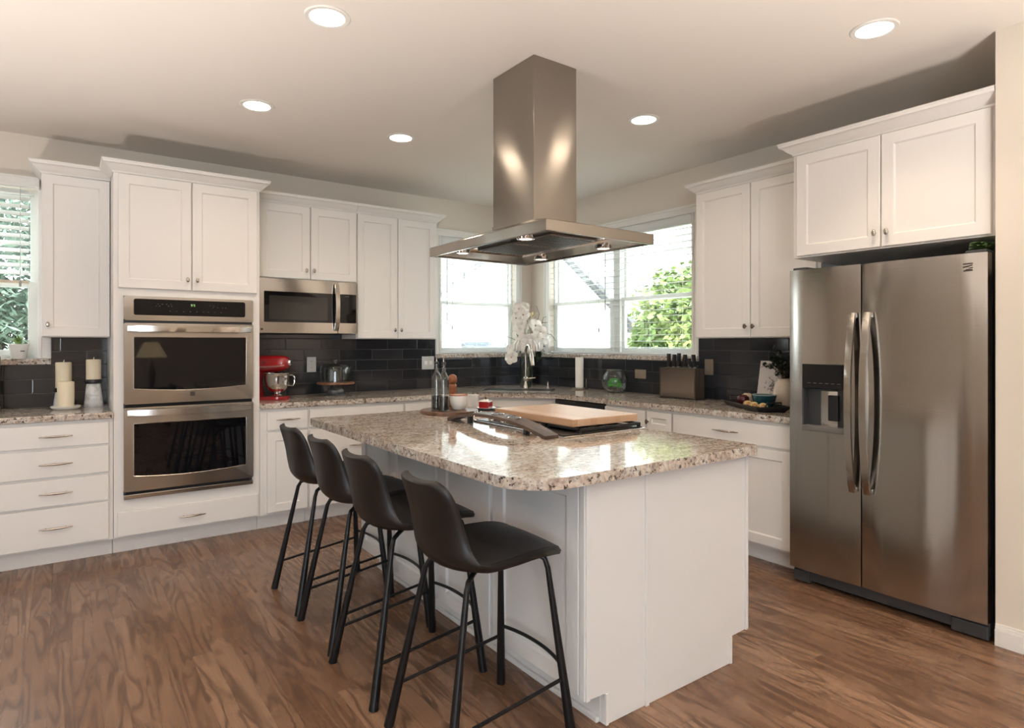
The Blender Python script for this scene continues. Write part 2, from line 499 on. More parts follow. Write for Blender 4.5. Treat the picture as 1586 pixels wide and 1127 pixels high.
        for a, c in zip(V, V[1:]):
            for k in range(4):
                j = (k + 1) % 4
                s.bm.faces.new((a[k], a[j], c[j], c[k]))
        s.bm.faces.new(V[-1]); s.bm.faces.new(V[0][::-1])
        return s

def obj(name, mb, mat, parent=None, smooth=False, angle=40, solid=True):
    me = bpy.data.meshes.new(name)
    bm = mb.bm
    if solid: bmesh.ops.recalc_face_normals(bm, faces=bm.faces[:])
    bm.to_mesh(me); bm.free()
    if mat: me.materials.append(mat if not isinstance(mat, str) else M[mat])
    if smooth:
        for p in me.polygons: p.use_smooth = True
        me.set_sharp_from_angle(angle=R(angle))
    o = bpy.data.objects.new(name, me)
    COL.objects.link(o)
    if parent is not None:
        o.parent = parent
        if parent.type == 'EMPTY' and not parent.get('_local'):
            o.location = -Vector(parent.location)
    return o

def tag(o, label, cat, group=None):
    o['label'] = label; o['category'] = cat
    if group: o['group'] = group
    return o
def thing(name, label, cat, loc=(0, 0, 0), group=None):
    o = bpy.data.objects.new(name, None)
    o.empty_display_size = 0.1
    COL.objects.link(o)
    o.location = loc
    return tag(o, label, cat, group)
def struct(name, mb, mat, parent=None, smooth=False):
    o = obj(name, mb, mat, parent, smooth)
    if parent is None: o['kind'] = 'structure'
    return o
def copy_tree(o, parent=None):
    c = o.copy(); COL.objects.link(c)
    if parent is not None: c.parent = parent
    for ch in list(o.children): copy_tree(ch, c)
    return c

FA = lambda u, w, z: (u, -w, z)      # along the left wall, w away from it
FB = lambda u, w, z: (-w, u, z)      # along the right wall
CEIL = 2.745

# ------------------------------------------------------------------ room shell
struct('floor', MB().box((SIDE_X - .1, REAR_Y - .1, -0.06), (0.1, 0.1, 0)), 'floor')
struct('ceiling', MB().box((SIDE_X - .15, REAR_Y - .15, CEIL), (0.15, 0.15, CEIL + 0.12)), 'ceiling')
SILL = 1.243
HEAD = 2.385
# left wall with two window openings
def wall_with_openings(f, u0, u1, ops, th, z1):
    mb = MB()
    cur = u0
    for (a, b, zs, zh) in sorted(ops):
        mb.box((cur, 0, 0), (a, -th, z1), f=f)
        mb.box((a, 0, 0), (b, -th, zs), f=f)
        mb.box((a, 0, zh), (b, -th, z1), f=f)
        cur = b
    mb.box((cur, 0, 0), (u1, -th, z1), f=f)
    return mb
WA = (-1.119, -0.215, SILL, HEAD)
WL = (-5.25, -4.240, SILL, HEAD)
WB = (-2.088, -0.311, SILL, HEAD)
struct('wall_left', wall_with_openings(FA, SIDE_X - .1, 0.14, [WL, WA], 0.14, CEIL), 'wall')
struct('wall_right', wall_with_openings(FB, -4.255, 0.0, [WB], 0.14, CEIL), 'wall')
struct('wall_partition', MB().box((-0.70, REAR_Y - .1, 0), (0.14, -4.256, CEIL)), 'wall')
struct('wall_rear', MB().box((SIDE_X - .1, REAR_Y - .1, 0), (-0.70, REAR_Y, CEIL)), 'wall')
struct('wall_side', MB().box((SIDE_X - .1, REAR_Y, 0), (SIDE_X, 0, CEIL)), 'wall')
def base_profile(mb, f, u0, u1, w):
    mb.box((u0, w, 0), (u1, w + 0.016, 0.075), f=f, bev=0.002)
    mb.box((u0, w, 0.075), (u1, w + 0.012, 0.088), f=f, bev=0.003)
    mb.box((u0, w, 0.088), (u1, w + 0.008, 0.098), f=f, bev=0.002)
bb = MB(); base_profile(bb, FB, REAR_Y, -4.257, 0.70)
struct('baseboard_partition', bb, 'trim')

# backsplash tiling between counter and cabinets
sp = MB()
sp.box((-5.4, 0.0, 0.914), (-4.2, 0.009, 1.205), f=FA)
sp.box((-4.2, 0.0, 0.914), (-3.845, 0.009, 1.384), f=FA)
sp.box((-2.95, 0.0, 0.914), (-2.11, 0.009, 1.845), f=FA)
sp.box((-2.11, 0.0, 0.914), (-1.181, 0.009, 1.384), f=FA)
sp.box((-1.181, 0.0, 0.914), (-0.001, 0.009, 1.205), f=FA)
struct('trim_1', sp, 'tileA')
sp = MB()
sp.box((-2.150, 0.0, 0.914), (-0.010, 0.009, 1.205), f=FB)
sp.box((-3.30, 0.0, 0.914), (-2.150, 0.009, 1.384), f=FB)
struct('trim_2', sp, 'tileB')

# window casings
def casing(name, f, u0, u1, wd_l, wd_r, zb, zt, hd):
    mb = MB()
    for a, b in ((u0 - wd_l, u0), (u1, u1 + wd_r)):
        mb.box((a, 0, zb), (b, 0.016, zt), f=f, bev=0.003)
        mb.box((a + .004, 0.016, zb), (a + .022, 0.022, zt), f=f, bev=0.002)
        mb.box((b - .022, 0.016, zb), (b - .004, 0.022, zt), f=f, bev=0.002)
    mb.box((u0 - wd_l, 0, zt), (u1 + wd_r, 0.018, zt + hd), f=f, bev=0.003)
    mb.box((u0 - wd_l - .004, 0.018, zt + hd - .02), (u1 + wd_r + .004, 0.028, zt + hd), f=f, bev=0.003)
    mb.box((u0 - wd_l, 0.018, zt + .004), (u1 + wd_r, 0.023, zt + .02), f=f, bev=0.002)
    return struct(name, mb, 'trim')
casing('trim_3', FA, WL[0], WL[1], .075, .075, SILL, HEAD, .075)
casing('trim_4', FA, WA[0], WA[1], .062, .075, SILL, HEAD, .068)
casing('trim_5', FB, WB[0], WB[1], .062, .078, SILL, HEAD, .068)

# windows: vinyl frames with double-hung sashes set back in the reveal
def window(name, f, units, zs, zh, mull):
    mb = MB()
    u0, u1 = units[0][0], units[-1][1]
    w0, w1 = -0.13, -0.055
    mb.box((u0, w0, zs), (u1, w1, zs + .022), f=f); mb.box((u0, w0, zh - .03), (u1, w1, zh), f=f)
    mb.box((u0, w0, zs + .022), (u0 + .02, w1, zh - .03), f=f); mb.box((u1 - .02, w0, zs + .022), (u1, w1, zh - .03), f=f)
    for (a, b), (c, d) in zip(units, units[1:]):
        mb.box((b, w0 + .002, zs + .022), (c, w1 + .004, zh - .03), f=f, bev=0.003)
    fr = obj(name, mb, 'vinyl'); fr['kind'] = 'structure'
    zm = 1.745
    for a, b in units:
        for (lo, hi, wa, wb, s_) in ((zs + .022, zm + .02, -0.088, -0.060, .042), (zm - .02, zh - .03, -0.122, -0.094, .030)):
            sm = MB()
            a2, b2 = a + .012, b - .012
            sm.box((a2, wa, lo), (a2 + s_, wb, hi), f=f, bev=.003); sm.box((b2 - s_, wa, lo), (b2, wb, hi), f=f, bev=.003)
            sm.box((a2 + s_, wa, lo), (b2 - s_, wb, lo + .038), f=f, bev=.003); sm.box((a2 + s_, wa, hi - .034), (b2 - s_, wb, hi), f=f, bev=.003)
            so = obj('sash', sm, 'vinyl', fr)
            obj('pane', MB().box((a2 + s_ - .004, (wa + wb) / 2 - .002, lo + .034), (b2 - s_ + .004, (wa + wb) / 2 + .002, hi - .03), f=f), 'pane', so)
    return fr
window('window_1', FA, [(WL[0], -4.77), (-4.72, WL[1])], SILL, HEAD, True)
window('window_2', FA, [(WA[0], WA[1])], SILL, HEAD, False)
window('window_3', FB, [(WB[0], -1.245), (-1.165, WB[1])], SILL, HEAD, True)

# granite window ledges
def ledge(label, f, u0, u1):
    o = obj('window_ledge', MB().box((u0, -0.055, SILL - .04), (u1, 0.032, SILL), f=f, bev=.006), 'granite')
    tag(o, label, 'window ledge')
ledge('speckled granite ledge under the window at the left edge, with white pot on it', FA, -5.33, -4.165)
ledge('speckled granite ledge under the single window behind the oil bottles', FA, -1.181, -0.138)
ledge('long speckled granite ledge under the double window above the paper towels', FB, -2.152, -0.233)

# blinds
def blind(f, u0, u1, top, bot, w, tilt, label, wand_u, cord_u, spacing, valance, ladders, rail_mat='slat', wand_len=.75, cord_len=.9):
    t = thing('window_blind', label, 'blind', f((u0 + u1) / 2, w, bot), 'slatted window blinds')
    vb = MB()
    va, vb_, vw = valance
    vb.box((va, w + .025, top - .078), (vb_, w + .04, top), f=f, bev=.004)
    vb.box((va, w + .04, top - .014), (vb_, w + .046, top - .002), f=f, bev=.003)
    vb.box((va, w + .04, top - .074), (vb_, w + .046, top - .058), f=f, bev=.003)
    if vw: 
        vb.box((vb_ - .012, 0.001, top - .078), (vb_, w + .03, top), f=f, bev=.003)
    obj('headrail', MB().box((u0, w - .024, top - .072), (u1 + (.035 if vw else 0), w + .024, top - .004), f=f, bev=.003), 'slat', t)
    obj('valance', vb, 'slat' if not vw else 'trim', t)
    sl = MB()
    z = top - .10
    c, s_ = math.cos(tilt), math.sin(tilt)
    while z > bot + .03:
        hw = .024; th = .0014
        P = []
        for dz in (-th, th):
            for (uu, ww) in ((u0, -hw), (u1, -hw), (u1, hw), (u0, hw)):
                P.append(f(uu, w + ww * c - dz * s_, z + ww * s_ + dz * c))
        sl.hexa(P)
        z -= spacing
    obj('slats', sl, 'slat', t)
    obj('bottom_rail', MB().box((u0, w - .022, bot), (u1, w + .022, bot + .018), f=f, bev=.003), rail_mat, t)
    for u in ladders:
        for ww in (-.024, .024):
            obj('ladder_cord', MB().tube([f(u, w + ww, top - .07), f(u, w + ww, bot + .01)], .0009, 5), 'slat', t)
    if wand_u is not None:
        obj('tilt_wand', MB().tube([f(wand_u, w + .03, top - .07), f(wand_u, w + .032, top - .07 - wand_len * .86), f(wand_u, w + .032, top - .07 - wand_len * .861), f(wand_u, w + .032, top - .07 - wand_len)], [.003, .003, .005, .0045], 8), 'cord', t)
    if cord_u is not None:
        cc = obj('pull_cord', MB().tube([f(cord_u, w + .03, top - .07), f(cord_u, w + .03, top - .07 - cord_len)], .0013, 6), 'cord', t)
        obj('tassel', MB().lathe([(0, 0), (.006, .002), (.008, .03), (.003, .045), (0, .045)], f(cord_u, w + .03, top - .07 - cord_len - .045), 10), 'cord', cc)
    return t
blind(FA, WA[0] + .008, WA[1] - .008, HEAD - .002, SILL + .004, -0.026, R(-2), 'open white slat blind on the single window left of the flowers', -1.045, -0.985, .054, (WA[0] + .002, WA[1] - .002, 0), [-1.0, -.667, -.33], wand_len=.78, cord_len=.79)
blind(FB, WB[0] + .008, WB[1] - .008, HEAD - .002, SILL + .004, -0.026, R(-2), 'wide open white slat blind on the double window right of the flowers', -1.115, -1.03, .054, (WB[0] + .002, WB[1] - .002, 0), [-1.95, -1.60, -1.22, -.84, -.45], wand_len=.66, cord_len=.82)
blind(FA, WL[0] + .008, WL[1] - .045, 2.455, 1.745, 0.028, R(-38), 'half raised white slat blind on the window at the left edge', None, -4.33, .049, (WL[0] - .02, WL[1] + .012, 1), [-4.33, -4.75, -5.1], rail_mat='slat_wood', cord_len=.62)

# ------------------------------------------------------------------ cabinet hardware and parts
def pull(f, u, z, w, parent, L=.165, mat='nickel'):
    mb = MB()
    n = 12
    pts, rs = [], []
    for i in range(n + 1):
        t = i / n * 2 - 1
        pts.append(f(u + t * L / 2, w + .030 - .008 * t * t, z))
        rs.append(.0030 + .0044 * (1 - abs(t) ** 1.6))
    mb.tube(pts, rs, 8)
    for s_ in (-.05, .05):
        mb.tube([f(u + s_, w, z), f(u + s_, w + .028, z)], .004, 8)
    return obj('handle', mb, mat, parent, True)
def knob(f, u, z, w, parent, mat='nickel'):
    mb = MB()
    def ell(k, r, wd):
        return [f(u + r * .62 * math.cos(2 * PI * i / 16), wd, z + r * math.sin(2 * PI * i / 16)) for i in range(16)]
    rings = [ell(0, .006, w), ell(0, .005, w + .012), ell(0, .014, w + .016), ell(0, .0175, w + .022), ell(0, .0165, w + .027), ell(0, .0105, w + .029), ell(0, .009, w + .0265), ell(0, .004, w + .027)]
    V = [[mb.bm.verts.new(p) for p in r] for r in rings]
    for a, b in zip(V, V[1:]):
        for i in range(16):
            j = (i + 1) % 16
            mb.bm.faces.new((a[i], b[i], b[j], a[j]))
    mb.bm.faces.new(V[-1])
    return obj('knob', mb, mat, parent, True, 60)
def door(f, u0, u1, z0, z1, w, parent, knob_at=None, fr=.058, mat='cab', kmat='nickel'):
    d = obj('door', MB().shaker(f, u0, u1, z0, z1, w, w + .02, fr), mat, parent)
    if knob_at: knob(f, knob_at[0], knob_at[1], w + .02, d, kmat)
    return d
def drawer(f, u0, u1, z0, z1, w, parent, pull_u=None, pull_z=None, mat='cab', L=.165):
    d = obj('drawer', MB().box((u0, w, z0), (u1, w + .02, z1), f=f, bev=.003), mat, parent)
    if pull_u is not None: pull(f, pull_u, pull_z if pull_z else (z0 + z1) / 2, w + .02, d, L)
    return d
CROWN = [(0, 0), (.006, 0), (.008, .010), (.020, .018), (.034, .030), (.046, .044), (.052, .048), (.060, .050), (.062, .062), (.066, .066), (.066, .072), (0, .072)]
def offset_poly(pts, d):
    out = []
    n = len(pts)
    for i, p in enumerate(pts):
        p = Vector(p)
        ns = []
        if i > 0:
            t = (p - Vector(pts[i - 1])).normalized(); ns.append(Vector((t.y, -t.x)))
        if i < n - 1:
            t = (Vector(pts[i + 1]) - p).normalized(); ns.append(Vector((t.y, -t.x)))
        if len(ns) == 1: q = p + ns[0] * d
        else:
            b = (ns[0] + ns[1]).normalized()
            q = p + b * (d / max(0.3, b.dot(ns[0])))
        out.append(q)
    return out
def crown(pts, z, parent, sc=1.0):
    """pts: polyline whose right-hand side faces the room"""
    mb = MB()
    rows = []
    for (d, h) in CROWN:
        rows.append([mb.bm.verts.new((q.x, q.y, z + h * sc)) for q in offset_poly(pts, d * sc)])
    for a, b in zip(rows, rows[1:]):
        for i in range(len(a) - 1):
            mb.bm.faces.new((a[i], b[i], b[i + 1], a[i + 1]))
    for k in (0, -1):
        try: mb.bm.faces.new([r[k] for r in rows])
        except ValueError: pass
    return obj('crown_molding', mb, 'cab', parent, True, 25)

ZT = 2.430
BODY_W = .62
def base_cab(label, f, u0, u1, name='base_cabinet'):
    t = thing(name, label, 'cabinet', f((u0 + u1) / 2, .3, 0))
    obj('body', MB().box((u0 + .001, .004, .11), (u1 - .001, BODY_W, .8745), f=f), 'cab', t)
    obj('toe_kick', MB().box((u0 + .001, .01, .0), (u1 - .001, .545, .11), f=f), 'cab', t)
    return t

# drawer stack at far left
c = base_cab('white base cabinet with four drawers, left of the ovens', FA, -4.62, -3.842)
for z0, z1 in ((.721, .855), (.541, .704), (.368, .526), (.122, .355)):
    drawer(FA, -4.44, -3.866, z0, z1, BODY_W, c, -4.135, None)
# oven tower
c = thing('oven_cabinet', 'tall white cabinet holding the double oven, with two upper doors and a bottom drawer', 'cabinet', (-3.4, -.3, 0))
mb = MB()
X0, X1 = -3.84, -2.955
mb.box((X0, .004, .11), (-3.772, BODY_W, ZT), f=FA); mb.box((-3.021, .004, .11), (X1, BODY_W, ZT), f=FA)
mb.box((-3.772, .004, .11), (-3.021, BODY_W, .362), f=FA); mb.box((-3.772, .004, 1.636), (-3.021, BODY_W, ZT), f=FA)
obj('body', mb, 'cab', c)
obj('toe_kick', MB().box((X0, .01, 0), (X1, .545, .11), f=FA), 'cab', c)
door(FA, -3.816, -3.397, 1.70, 2.424, BODY_W, c, (-3.422, 1.77))
door(FA, -3.391, -2.974, 1.70, 2.424, BODY_W, c, (-3.363, 1.77))
drawer(FA, -3.819, -2.970, .122, .276, BODY_W, c, -3.394, .196)
crown([(X0, -.402), (X0, -BODY_W), (X1, -BODY_W), (X1, -.402)], ZT, c)
# left upper
c = thing('upper_cabinet', 'white single-door upper cabinet between left window and oven tower', 'cabinet', (-4.02, -.17, 1.387))
obj('body', MB().box((-4.212, .004, 1.387), (-3.842, .33, ZT), f=FA, bev=.002), 'cab', c)
door(FA, -4.208, -3.846, 1.392, 2.424, .33, c, (-4.179, 1.467), .055)
crown([(-4.212, -.085), (-4.212, -.33), (-3.842, -.33)], ZT, c)
# above microwave
c = thing('upper_cabinet', 'short white two-door upper cabinet above the microwave', 'cabinet', (-2.53, -.17, 1.85))
obj('body', MB().box((-2.953, .004, 1.846), (-2.112, .33, ZT), f=FA), 'cab', c)
door(FA, -2.89, -2.502, 1.851, 2.424, .33, c, (-2.535, 1.919))
door(FA, -2.494, -2.115, 1.851, 2.424, .33, c, (-2.474, 1.921))
crown([(-2.953, -.33), (-2.112, -.33)], ZT, c)
# tall upper next to it
c = thing('upper_cabinet', 'tall white two-door upper cabinet between microwave and single window', 'cabinet', (-1.73, -.17, 1.386))
obj('body', MB().box((-2.110, .004, 1.384), (-1.345, .33, ZT), f=FA, bev=.001), 'cab', c)
door(FA, -2.105, -1.741, 1.389, 2.424, .33, c, (-1.774, 1.460))
door(FA, -1.735, -1.365, 1.389, 2.424, .33, c, (-1.713, 1.460))
crown([(-2.110, -.33), (-1.345, -.33), (-1.345, -.02)], ZT, c)
# right-wall upper
c = thing('upper_cabinet', 'white two-door upper cabinet between double window and fridge', 'cabinet', (-.17, -2.8, 1.386))
obj('body', MB().box((-3.284, .004, 1.384), (-2.379, .33, ZT), f=FB, bev=.001), 'cab', c)
door(FB, -2.816, -2.384, 1.389, 2.424, .33, c, (-2.789, 1.461), kmat='darknickel')
door(FB, -3.262, -2.822, 1.389, 2.424, .33, c, (-2.846, 1.460), kmat='darknickel')
crown([(-.02, -2.379), (-.33, -2.379), (-.33, -3.284)], ZT, c)
# fridge upper
c = thing('fridge_cabinet', 'deep white two-door cabinet above the refrigerator', 'cabinet', (-.3, -3.77, 1.84))
obj('body', MB().box((-4.252, .004, 1.838), (-3.286, .64, ZT), f=FB, bev=.001), 'cab', c)
door(FB, -3.758, -3.312, 1.846, 2.424, .64, c, (-3.737, 1.919), kmat='nickel')
door(FB, -4.228, -3.764, 1.846, 2.424, .64, c, (-3.796, 1.917), kmat='nickel')
crown([(-.402, -3.286), (-.64, -3.286), (-.64, -4.252)], ZT, c)

# base run, left wall
c = base_cab('narrow white base cabinet with one drawer over a door, right of the ovens', FA, -2.953, -2.606)
drawer(FA, -2.905, -2.614, .718, .850, BODY_W, c, -2.762, .794, L=.172)
door(FA, -2.905, -2.614, .125, .700, BODY_W, c)
c = base_cab('wide white three-drawer base cabinet behind the bar stools', FA, -2.606, -1.820)
drawer(FA, -2.598, -1.829, .718, .850, BODY_W, c)
drawer(FA, -2.598, -1.829, .420, .700, BODY_W, c, -2.213, .560, L=.172)
drawer(FA, -2.598, -1.829, .125, .404, BODY_W, c, -2.213, .265, L=.172)
c = base_cab('white base cabinet between the three-drawer unit and the corner sink', FA, -1.820, -1.170)
drawer(FA, -1.811, -1.180, .718, .850, BODY_W, c)
door(FA, -1.811, -1.50, .125, .700, BODY_W, c); door(FA, -1.492, -1.180, .125, .700, BODY_W, c)
# corner sink base with diagonal front
c = thing('sink_cabinet', 'diagonal white corner cabinet under the sink', 'cabinet', (-.5, -.5, 0))
DG = [(-1.168, -.005), (-1.168, -.62), (-.62, -1.140), (-.005, -1.140), (-.005, -.005)]
obj('body', MB().prism(DG, .11, .8745), 'cab', c)
obj('toe_kick', MB().prism([(-1.168, -.02), (-1.168, -.545), (-.545, -1.140), (-.02, -1.140), (-.02, -.02)], 0, .11), 'cab', c)
_o = Vector((-1.168, -.62)); _d = Vector((.548, -.52)); _L = _d.length; _d.normalize(); _n = Vector((_d.y, -_d.x)) 
if _n.dot(Vector((-1, -1))) < 0: _n = -_n
FD = lambda u, w, z: (_o.x + _d.x * u + _n.x * w, _o.y + _d.y * u + _n.y * w, z)
drawer(FD, .03, _L - .03, .718, .850, 0, c)
door(FD, .03, _L / 2 - .004, .125, .70, 0, c); door(FD, _L / 2 + .004, _L - .03, .125, .70, 0, c)
# dishwasher
c = thing('dishwasher', 'stainless dishwasher with dark control strip under the counter right of the sink', 'dishwasher', (-.3, -1.44, 0))
obj('body', MB().box((-1.738, .02, .10), (-1.148, .60, .866), f=FB), 'darkgrey', c)
obj('door', MB().box((-1.736, .602, .115), (-1.150, .645, .825), f=FB, bev=.006), 'steel', c)
obj('control_strip', MB().box((-1.736, .602, .832), (-1.150, .640, .866), f=FB, bev=.003), 'black', c)
obj('toe_kick', MB().box((-1.736, .02, 0), (-1.150, .545, .10), f=FB), 'black', c)
# right wall base run
c = base_cab('white base cabinet beside the dishwasher, below the fish bowl', FB, -2.164, -1.742)
drawer(FB, -2.158, -1.748, .722, .855, BODY_W, c); door(FB, -2.158, -1.748, .125, .706, BODY_W, c)
c = base_cab('narrow white pull-out base cabinet with a knob, below the knife block', FB, -2.402, -2.166)
dd = obj('drawer', MB().shaker(FB, -2.394, -2.172, .722, .855, BODY_W, BODY_W + .02, .045, .008), 'cab', c)
knob(FB, -2.189, .780, BODY_W + .02, dd, 'darknickel')
obj('door', MB().shaker(FB, -2.394, -2.172, .125, .706, BODY_W, BODY_W + .02, .045, .008), 'cab', c)
c = base_cab('wide white base cabinet with drawer and doors beside the refrigerator', FB, -3.284, -2.404)
drawer(FB, -3.270, -2.412, .722, .855, BODY_W, c, -2.840, .788, L=.19)
door(FB, -2.836, -2.412, .125, .706, BODY_W, c); door(FB, -3.270, -2.846, .125, .706, BODY_W, c)

# ------------------------------------------------------------------ worktops
tag(obj('countertop', MB().box((-4.63, .0095, .875), (-3.842, .652, .914), f=FA, bev=.008, seg=3), 'granite'), 'speckled granite countertop under the candles, left of the ovens', 'countertop')
POLY = [(-2.953, -.0095), (-2.953, -.652), (-1.205, -.652), (-.652, -1.178), (-.652, -3.284), (-.0095, -3.284), (-.0095, -.0095)]
tag(obj('countertop', MB().prism(POLY, .875, .914, .008), 'granite'), 'long L-shaped granite countertop with diagonal corner under the windows', 'countertop')

# ------------------------------------------------------------------ island
isl = thing('kitchen_island', 'white kitchen island cabinet with panelled sides under the big granite slab', 'island', (-2.2, -2.65, 0))
obj('body', MB().box((-2.62, -3.640, .115), (-1.716, -1.715, .8745)), 'islandp', isl)
obj('toe_kick', MB().box((-2.545, -3.640, 0), (-1.806, -1.76, .115)), 'islandp', isl)
FE = lambda u, w, z: (u, -3.640 - w, z)
obj('end_panel', MB().prism([(-2.644, .115), (-2.543, .115), (-2.543, 0), (-1.803, 0), (-1.803, .115), (-1.691, .115), (-1.691, .8745), (-2.644, .8745)], 0, .027, .002, f=lambda x, z, w: FE(x, w, z), seg=1), 'islandp', isl)
for a_, b_ in (((-2.340, .027, .0), (-2.322, .034, .8745)), ((-2.640, .027, .115), (-2.622, .033, .8745)), ((-1.708, .027, .115), (-1.691, .033, .8745)),
               ((-2.543, .027, .0), (-2.530, .031, .112)), ((-1.818, .027, .0), (-1.803, .031, .112))):
    obj('batten', MB().box(a_, b_, f=FE, bev=.001), 'islandp', isl)
FI = lambda u, w, z: (-2.62 - w, u, z)
for a, b in ((-3.636, -3.122), (-3.086, -2.662), (-2.628, -2.128), (-2.092, -1.722)):
    obj('side_panel', MB().shaker(FI, a, b, .122, .868, .002, .024, .062, .010), 'islandp', isl)
for u in (-3.104, -2.645, -2.110):
    obj('stile', MB().box((u - .012, .002, .118), (u + .012, .012, .8745), f=FI, bev=.002), 'islandp', isl)
FIR = lambda u, w, z: (-1.716 + w, u, z)
for a, b in ((-3.60, -3.10), (-3.09, -2.60), (-2.59, -2.10), (-2.09, -1.74)):
    d = obj('drawer', MB().box((a, 0, .72), (b, .02, .855), f=FIR, bev=.003), 'islandp', isl)
    obj('door', MB().shaker(FIR, a, b, .125, .704, 0, .02), 'islandp', isl)
obj('base_shoe', MB().box((-2.562, -3.640, 0), (-2.546, -1.76, .02), bev=.004), 'islandp', isl)
# dark steel brackets under the overhang
for y in (-3.12, -3.19, -2.12, -2.20):
    mb = MB().box((-2.86, y - .012, .866), (-2.62, y + .012, .8748))
    mb.box((-2.875, y - .008, .858), (-2.85, y + .008, .8748))
    obj('support_bracket', mb, 'black', isl)
def rounded(pts, rad, n=10):
    out = []
    m = len(pts)
    for i, p in enumerate(pts):
        p = Vector(p); a = Vector(pts[i - 1]); b = Vector(pts[(i + 1) % m]); r = rad[i]
        ta = (a - p).normalized(); tb = (b - p).normalized()
        half = ta.angle(tb) / 2
        d = r / math.tan(half)
        cdir = (ta + tb).normalized(); cc = p + cdir * (r / math.sin(half))
        s0 = p + ta * d - cc; s1 = p + tb * d - cc
        a0 = math.atan2(s0.y, s0.x); a1 = math.atan2(s1.y, s1.x)
        da = (a1 - a0 + PI) % (2 * PI) - PI
        for k in range(n + 1):
            t = a0 + da * k / n
            out.append((cc.x + r * math.cos(t), cc.y + r * math.sin(t)))
    return out
IP = rounded([(-2.940, -1.660), (-2.940, -3.722), (-1.682, -3.722), (-1.682, -1.660)], [.035, .19, .03, .03])
tag(obj('island_countertop', MB().prism(IP, .875, .914, .009), 'granite', smooth=True, angle=30), 'large polished granite slab with rounded corner on the island', 'countertop')

# ------------------------------------------------------------------ appliances
def rrect(u0, u1, z0, z1, r, n=5):
    return rounded([(u0, z0), (u1, z0), (u1, z1), (u0, z1)], [r] * 4, n)
ov = thing('double_wall_oven', 'stainless double wall oven with two dark glass doors in the white tower', 'oven', (-3.396, -.3, .362))
OX0, OX1 = -3.787, -3.006
obj('chassis', MB().box((-3.770, .06, .364), (-3.023, .618, 1.634), f=FA), 'black', ov)
obj('trim_frame', MB().box((OX0, .6205, .354), (OX1, .628, 1.650), f=FA, bev=.002), 'darkgrey', ov)
AZ = lambda u, z, w: FA(u, w, z)     # prisms drawn in (u, z) and extruded in w
cp = obj('control_panel', MB().prism(rrect(OX0, OX1, 1.494, 1.649, .012), .628, .658, .004, f=AZ), 'steel', ov, True, 30)
obj('display_glass', MB().prism(rrect(-3.733, -3.060, 1.528, 1.632, .012), .657, .6595, .0005, f=AZ, seg=1), 'oven_glass', cp)
# clock digits as seven segment strokes, and faint printed touch icons
def seg7(mb, u, z, s, ch, w):
    on = {'1': 'bc', '2': 'abged', '0': 'abcdef', '7': 'abc', '5': 'afgcd', '9': 'abcfgd'}[ch]
    t = s * .13
    S_ = {'a': (0, s, s * .55, s), 'd': (0, 0, s * .55, 0), 'g': (0, s / 2, s * .55, s / 2), 'f': (0, s / 2, 0, s), 'b': (s * .55, s / 2, s * .55, s), 'e': (0, 0, 0, s / 2), 'c': (s * .55, 0, s * .55, s / 2)}
    for k in on:
        a, b, c_, d = S_[k]
        mb.box((u + a - t / 2, w, z + b - t / 2), (u + c_ + t / 2, w + .0004, z + d + t / 2), f=FA)
mb = MB()
for k, ch in enumerate('95'):
    seg7(mb, -3.402 + k * .012 + (.004 if k else 0), 1.594, .012, ch, .6597)
obj('clock_digits', mb, 'digits', cp)
mb = MB()
for row, (z, us) in enumerate(((1.600, [-3.60, -3.575, -3.55, -3.525, -3.29, -3.265]), (1.588, [-3.61, -3.59, -3.54, -3.52, -3.27, -3.24, -3.21, -3.19]), (1.555, [-3.53, -3.49, -3.45, -3.41, -3.37, -3.33, -3.30, -3.26, -3.22]))):
    for u in us:
        mb.box((u, .6597, z), (u + .007, .660, z + .003), f=FA)
obj('touch_icons', mb, 'icons', cp)
def oven_door(z0, z1, gz0, gz1, hz, badge):
    d = obj('oven_door', MB().prism(rrect(OX0, OX1, z0, z1, .010), .629, .662, .005, f=AZ), 'steel', ov, True, 30)
    n = 20
    poly = [(-3.055 - (-3.055 + 3.733) * 0, gz1), (-3.733, gz1)]
    pts = []
    for i in range(n + 1):
        t = i / n
        pts.append((-3.733 + t * (.678), gz0 - .018 * (1 - (2 * t - 1) ** 2)))
    poly = pts + [(-3.055, gz1), (-3.733, gz1)]
    poly = poly[:-2] + [(-3.055, gz1 - .004), (-3.059, gz1), (-3.729, gz1), (-3.733, gz1 - .004)]
    obj('window', MB().prism(poly, .660, .6635, .0005, f=AZ, seg=1), 'oven_glass', d)
    path = [FA(u, .6635, z) for u, z in poly] + [FA(poly[0][0], .6635, poly[0][1])]
    obj('window_rim', MB().tube(path, .0022, 6, False), 'steel_plain', d, True)
    # broad bowed handle
    def bow(t, off): return .664 + .012 + .040 * (1 - t ** 4) ** .5 + off if abs(t) < 1 else .664 + .012 + off
    out, inn = [], []
    for i in range(25):
        t = i / 24 * 2 - 1
        u = -3.396 + t * .372
        b = .668 + .036 * (1 - abs(t) ** 3.0)
        out.append((u, b + .014)); inn.append((u, b))
    hb = MB().prism(out + inn[::-1], hz - .019, hz + .019, .004, f=lambda u, w, z: FA(u, w, z))
    for s_ in (-.355, .355):
        hb.box((-3.396 + s_ - .014, .661, hz - .014), (-3.396 + s_ + .014, .676, hz + .014), f=FA, bev=.002)
    obj('handle', hb, 'steel_plain', d, True, 30)
    if badge:
        bg = MB()
        bg.box((-3.408, .662, z0 + .038), (-3.380, .6635, z0 + .066), f=FA, bev=.001)
        obj('badge', bg, 'badge', d)
oven_door(.958, 1.477, 1.056, 1.386, 1.441, True)
oven_door(.403, .937, .500, .833, .904, False)
obj('gap_seal', MB().box((OX0 + .01, .626, .937), (OX1 - .01, .632, .958), f=FA), 'gap', ov)
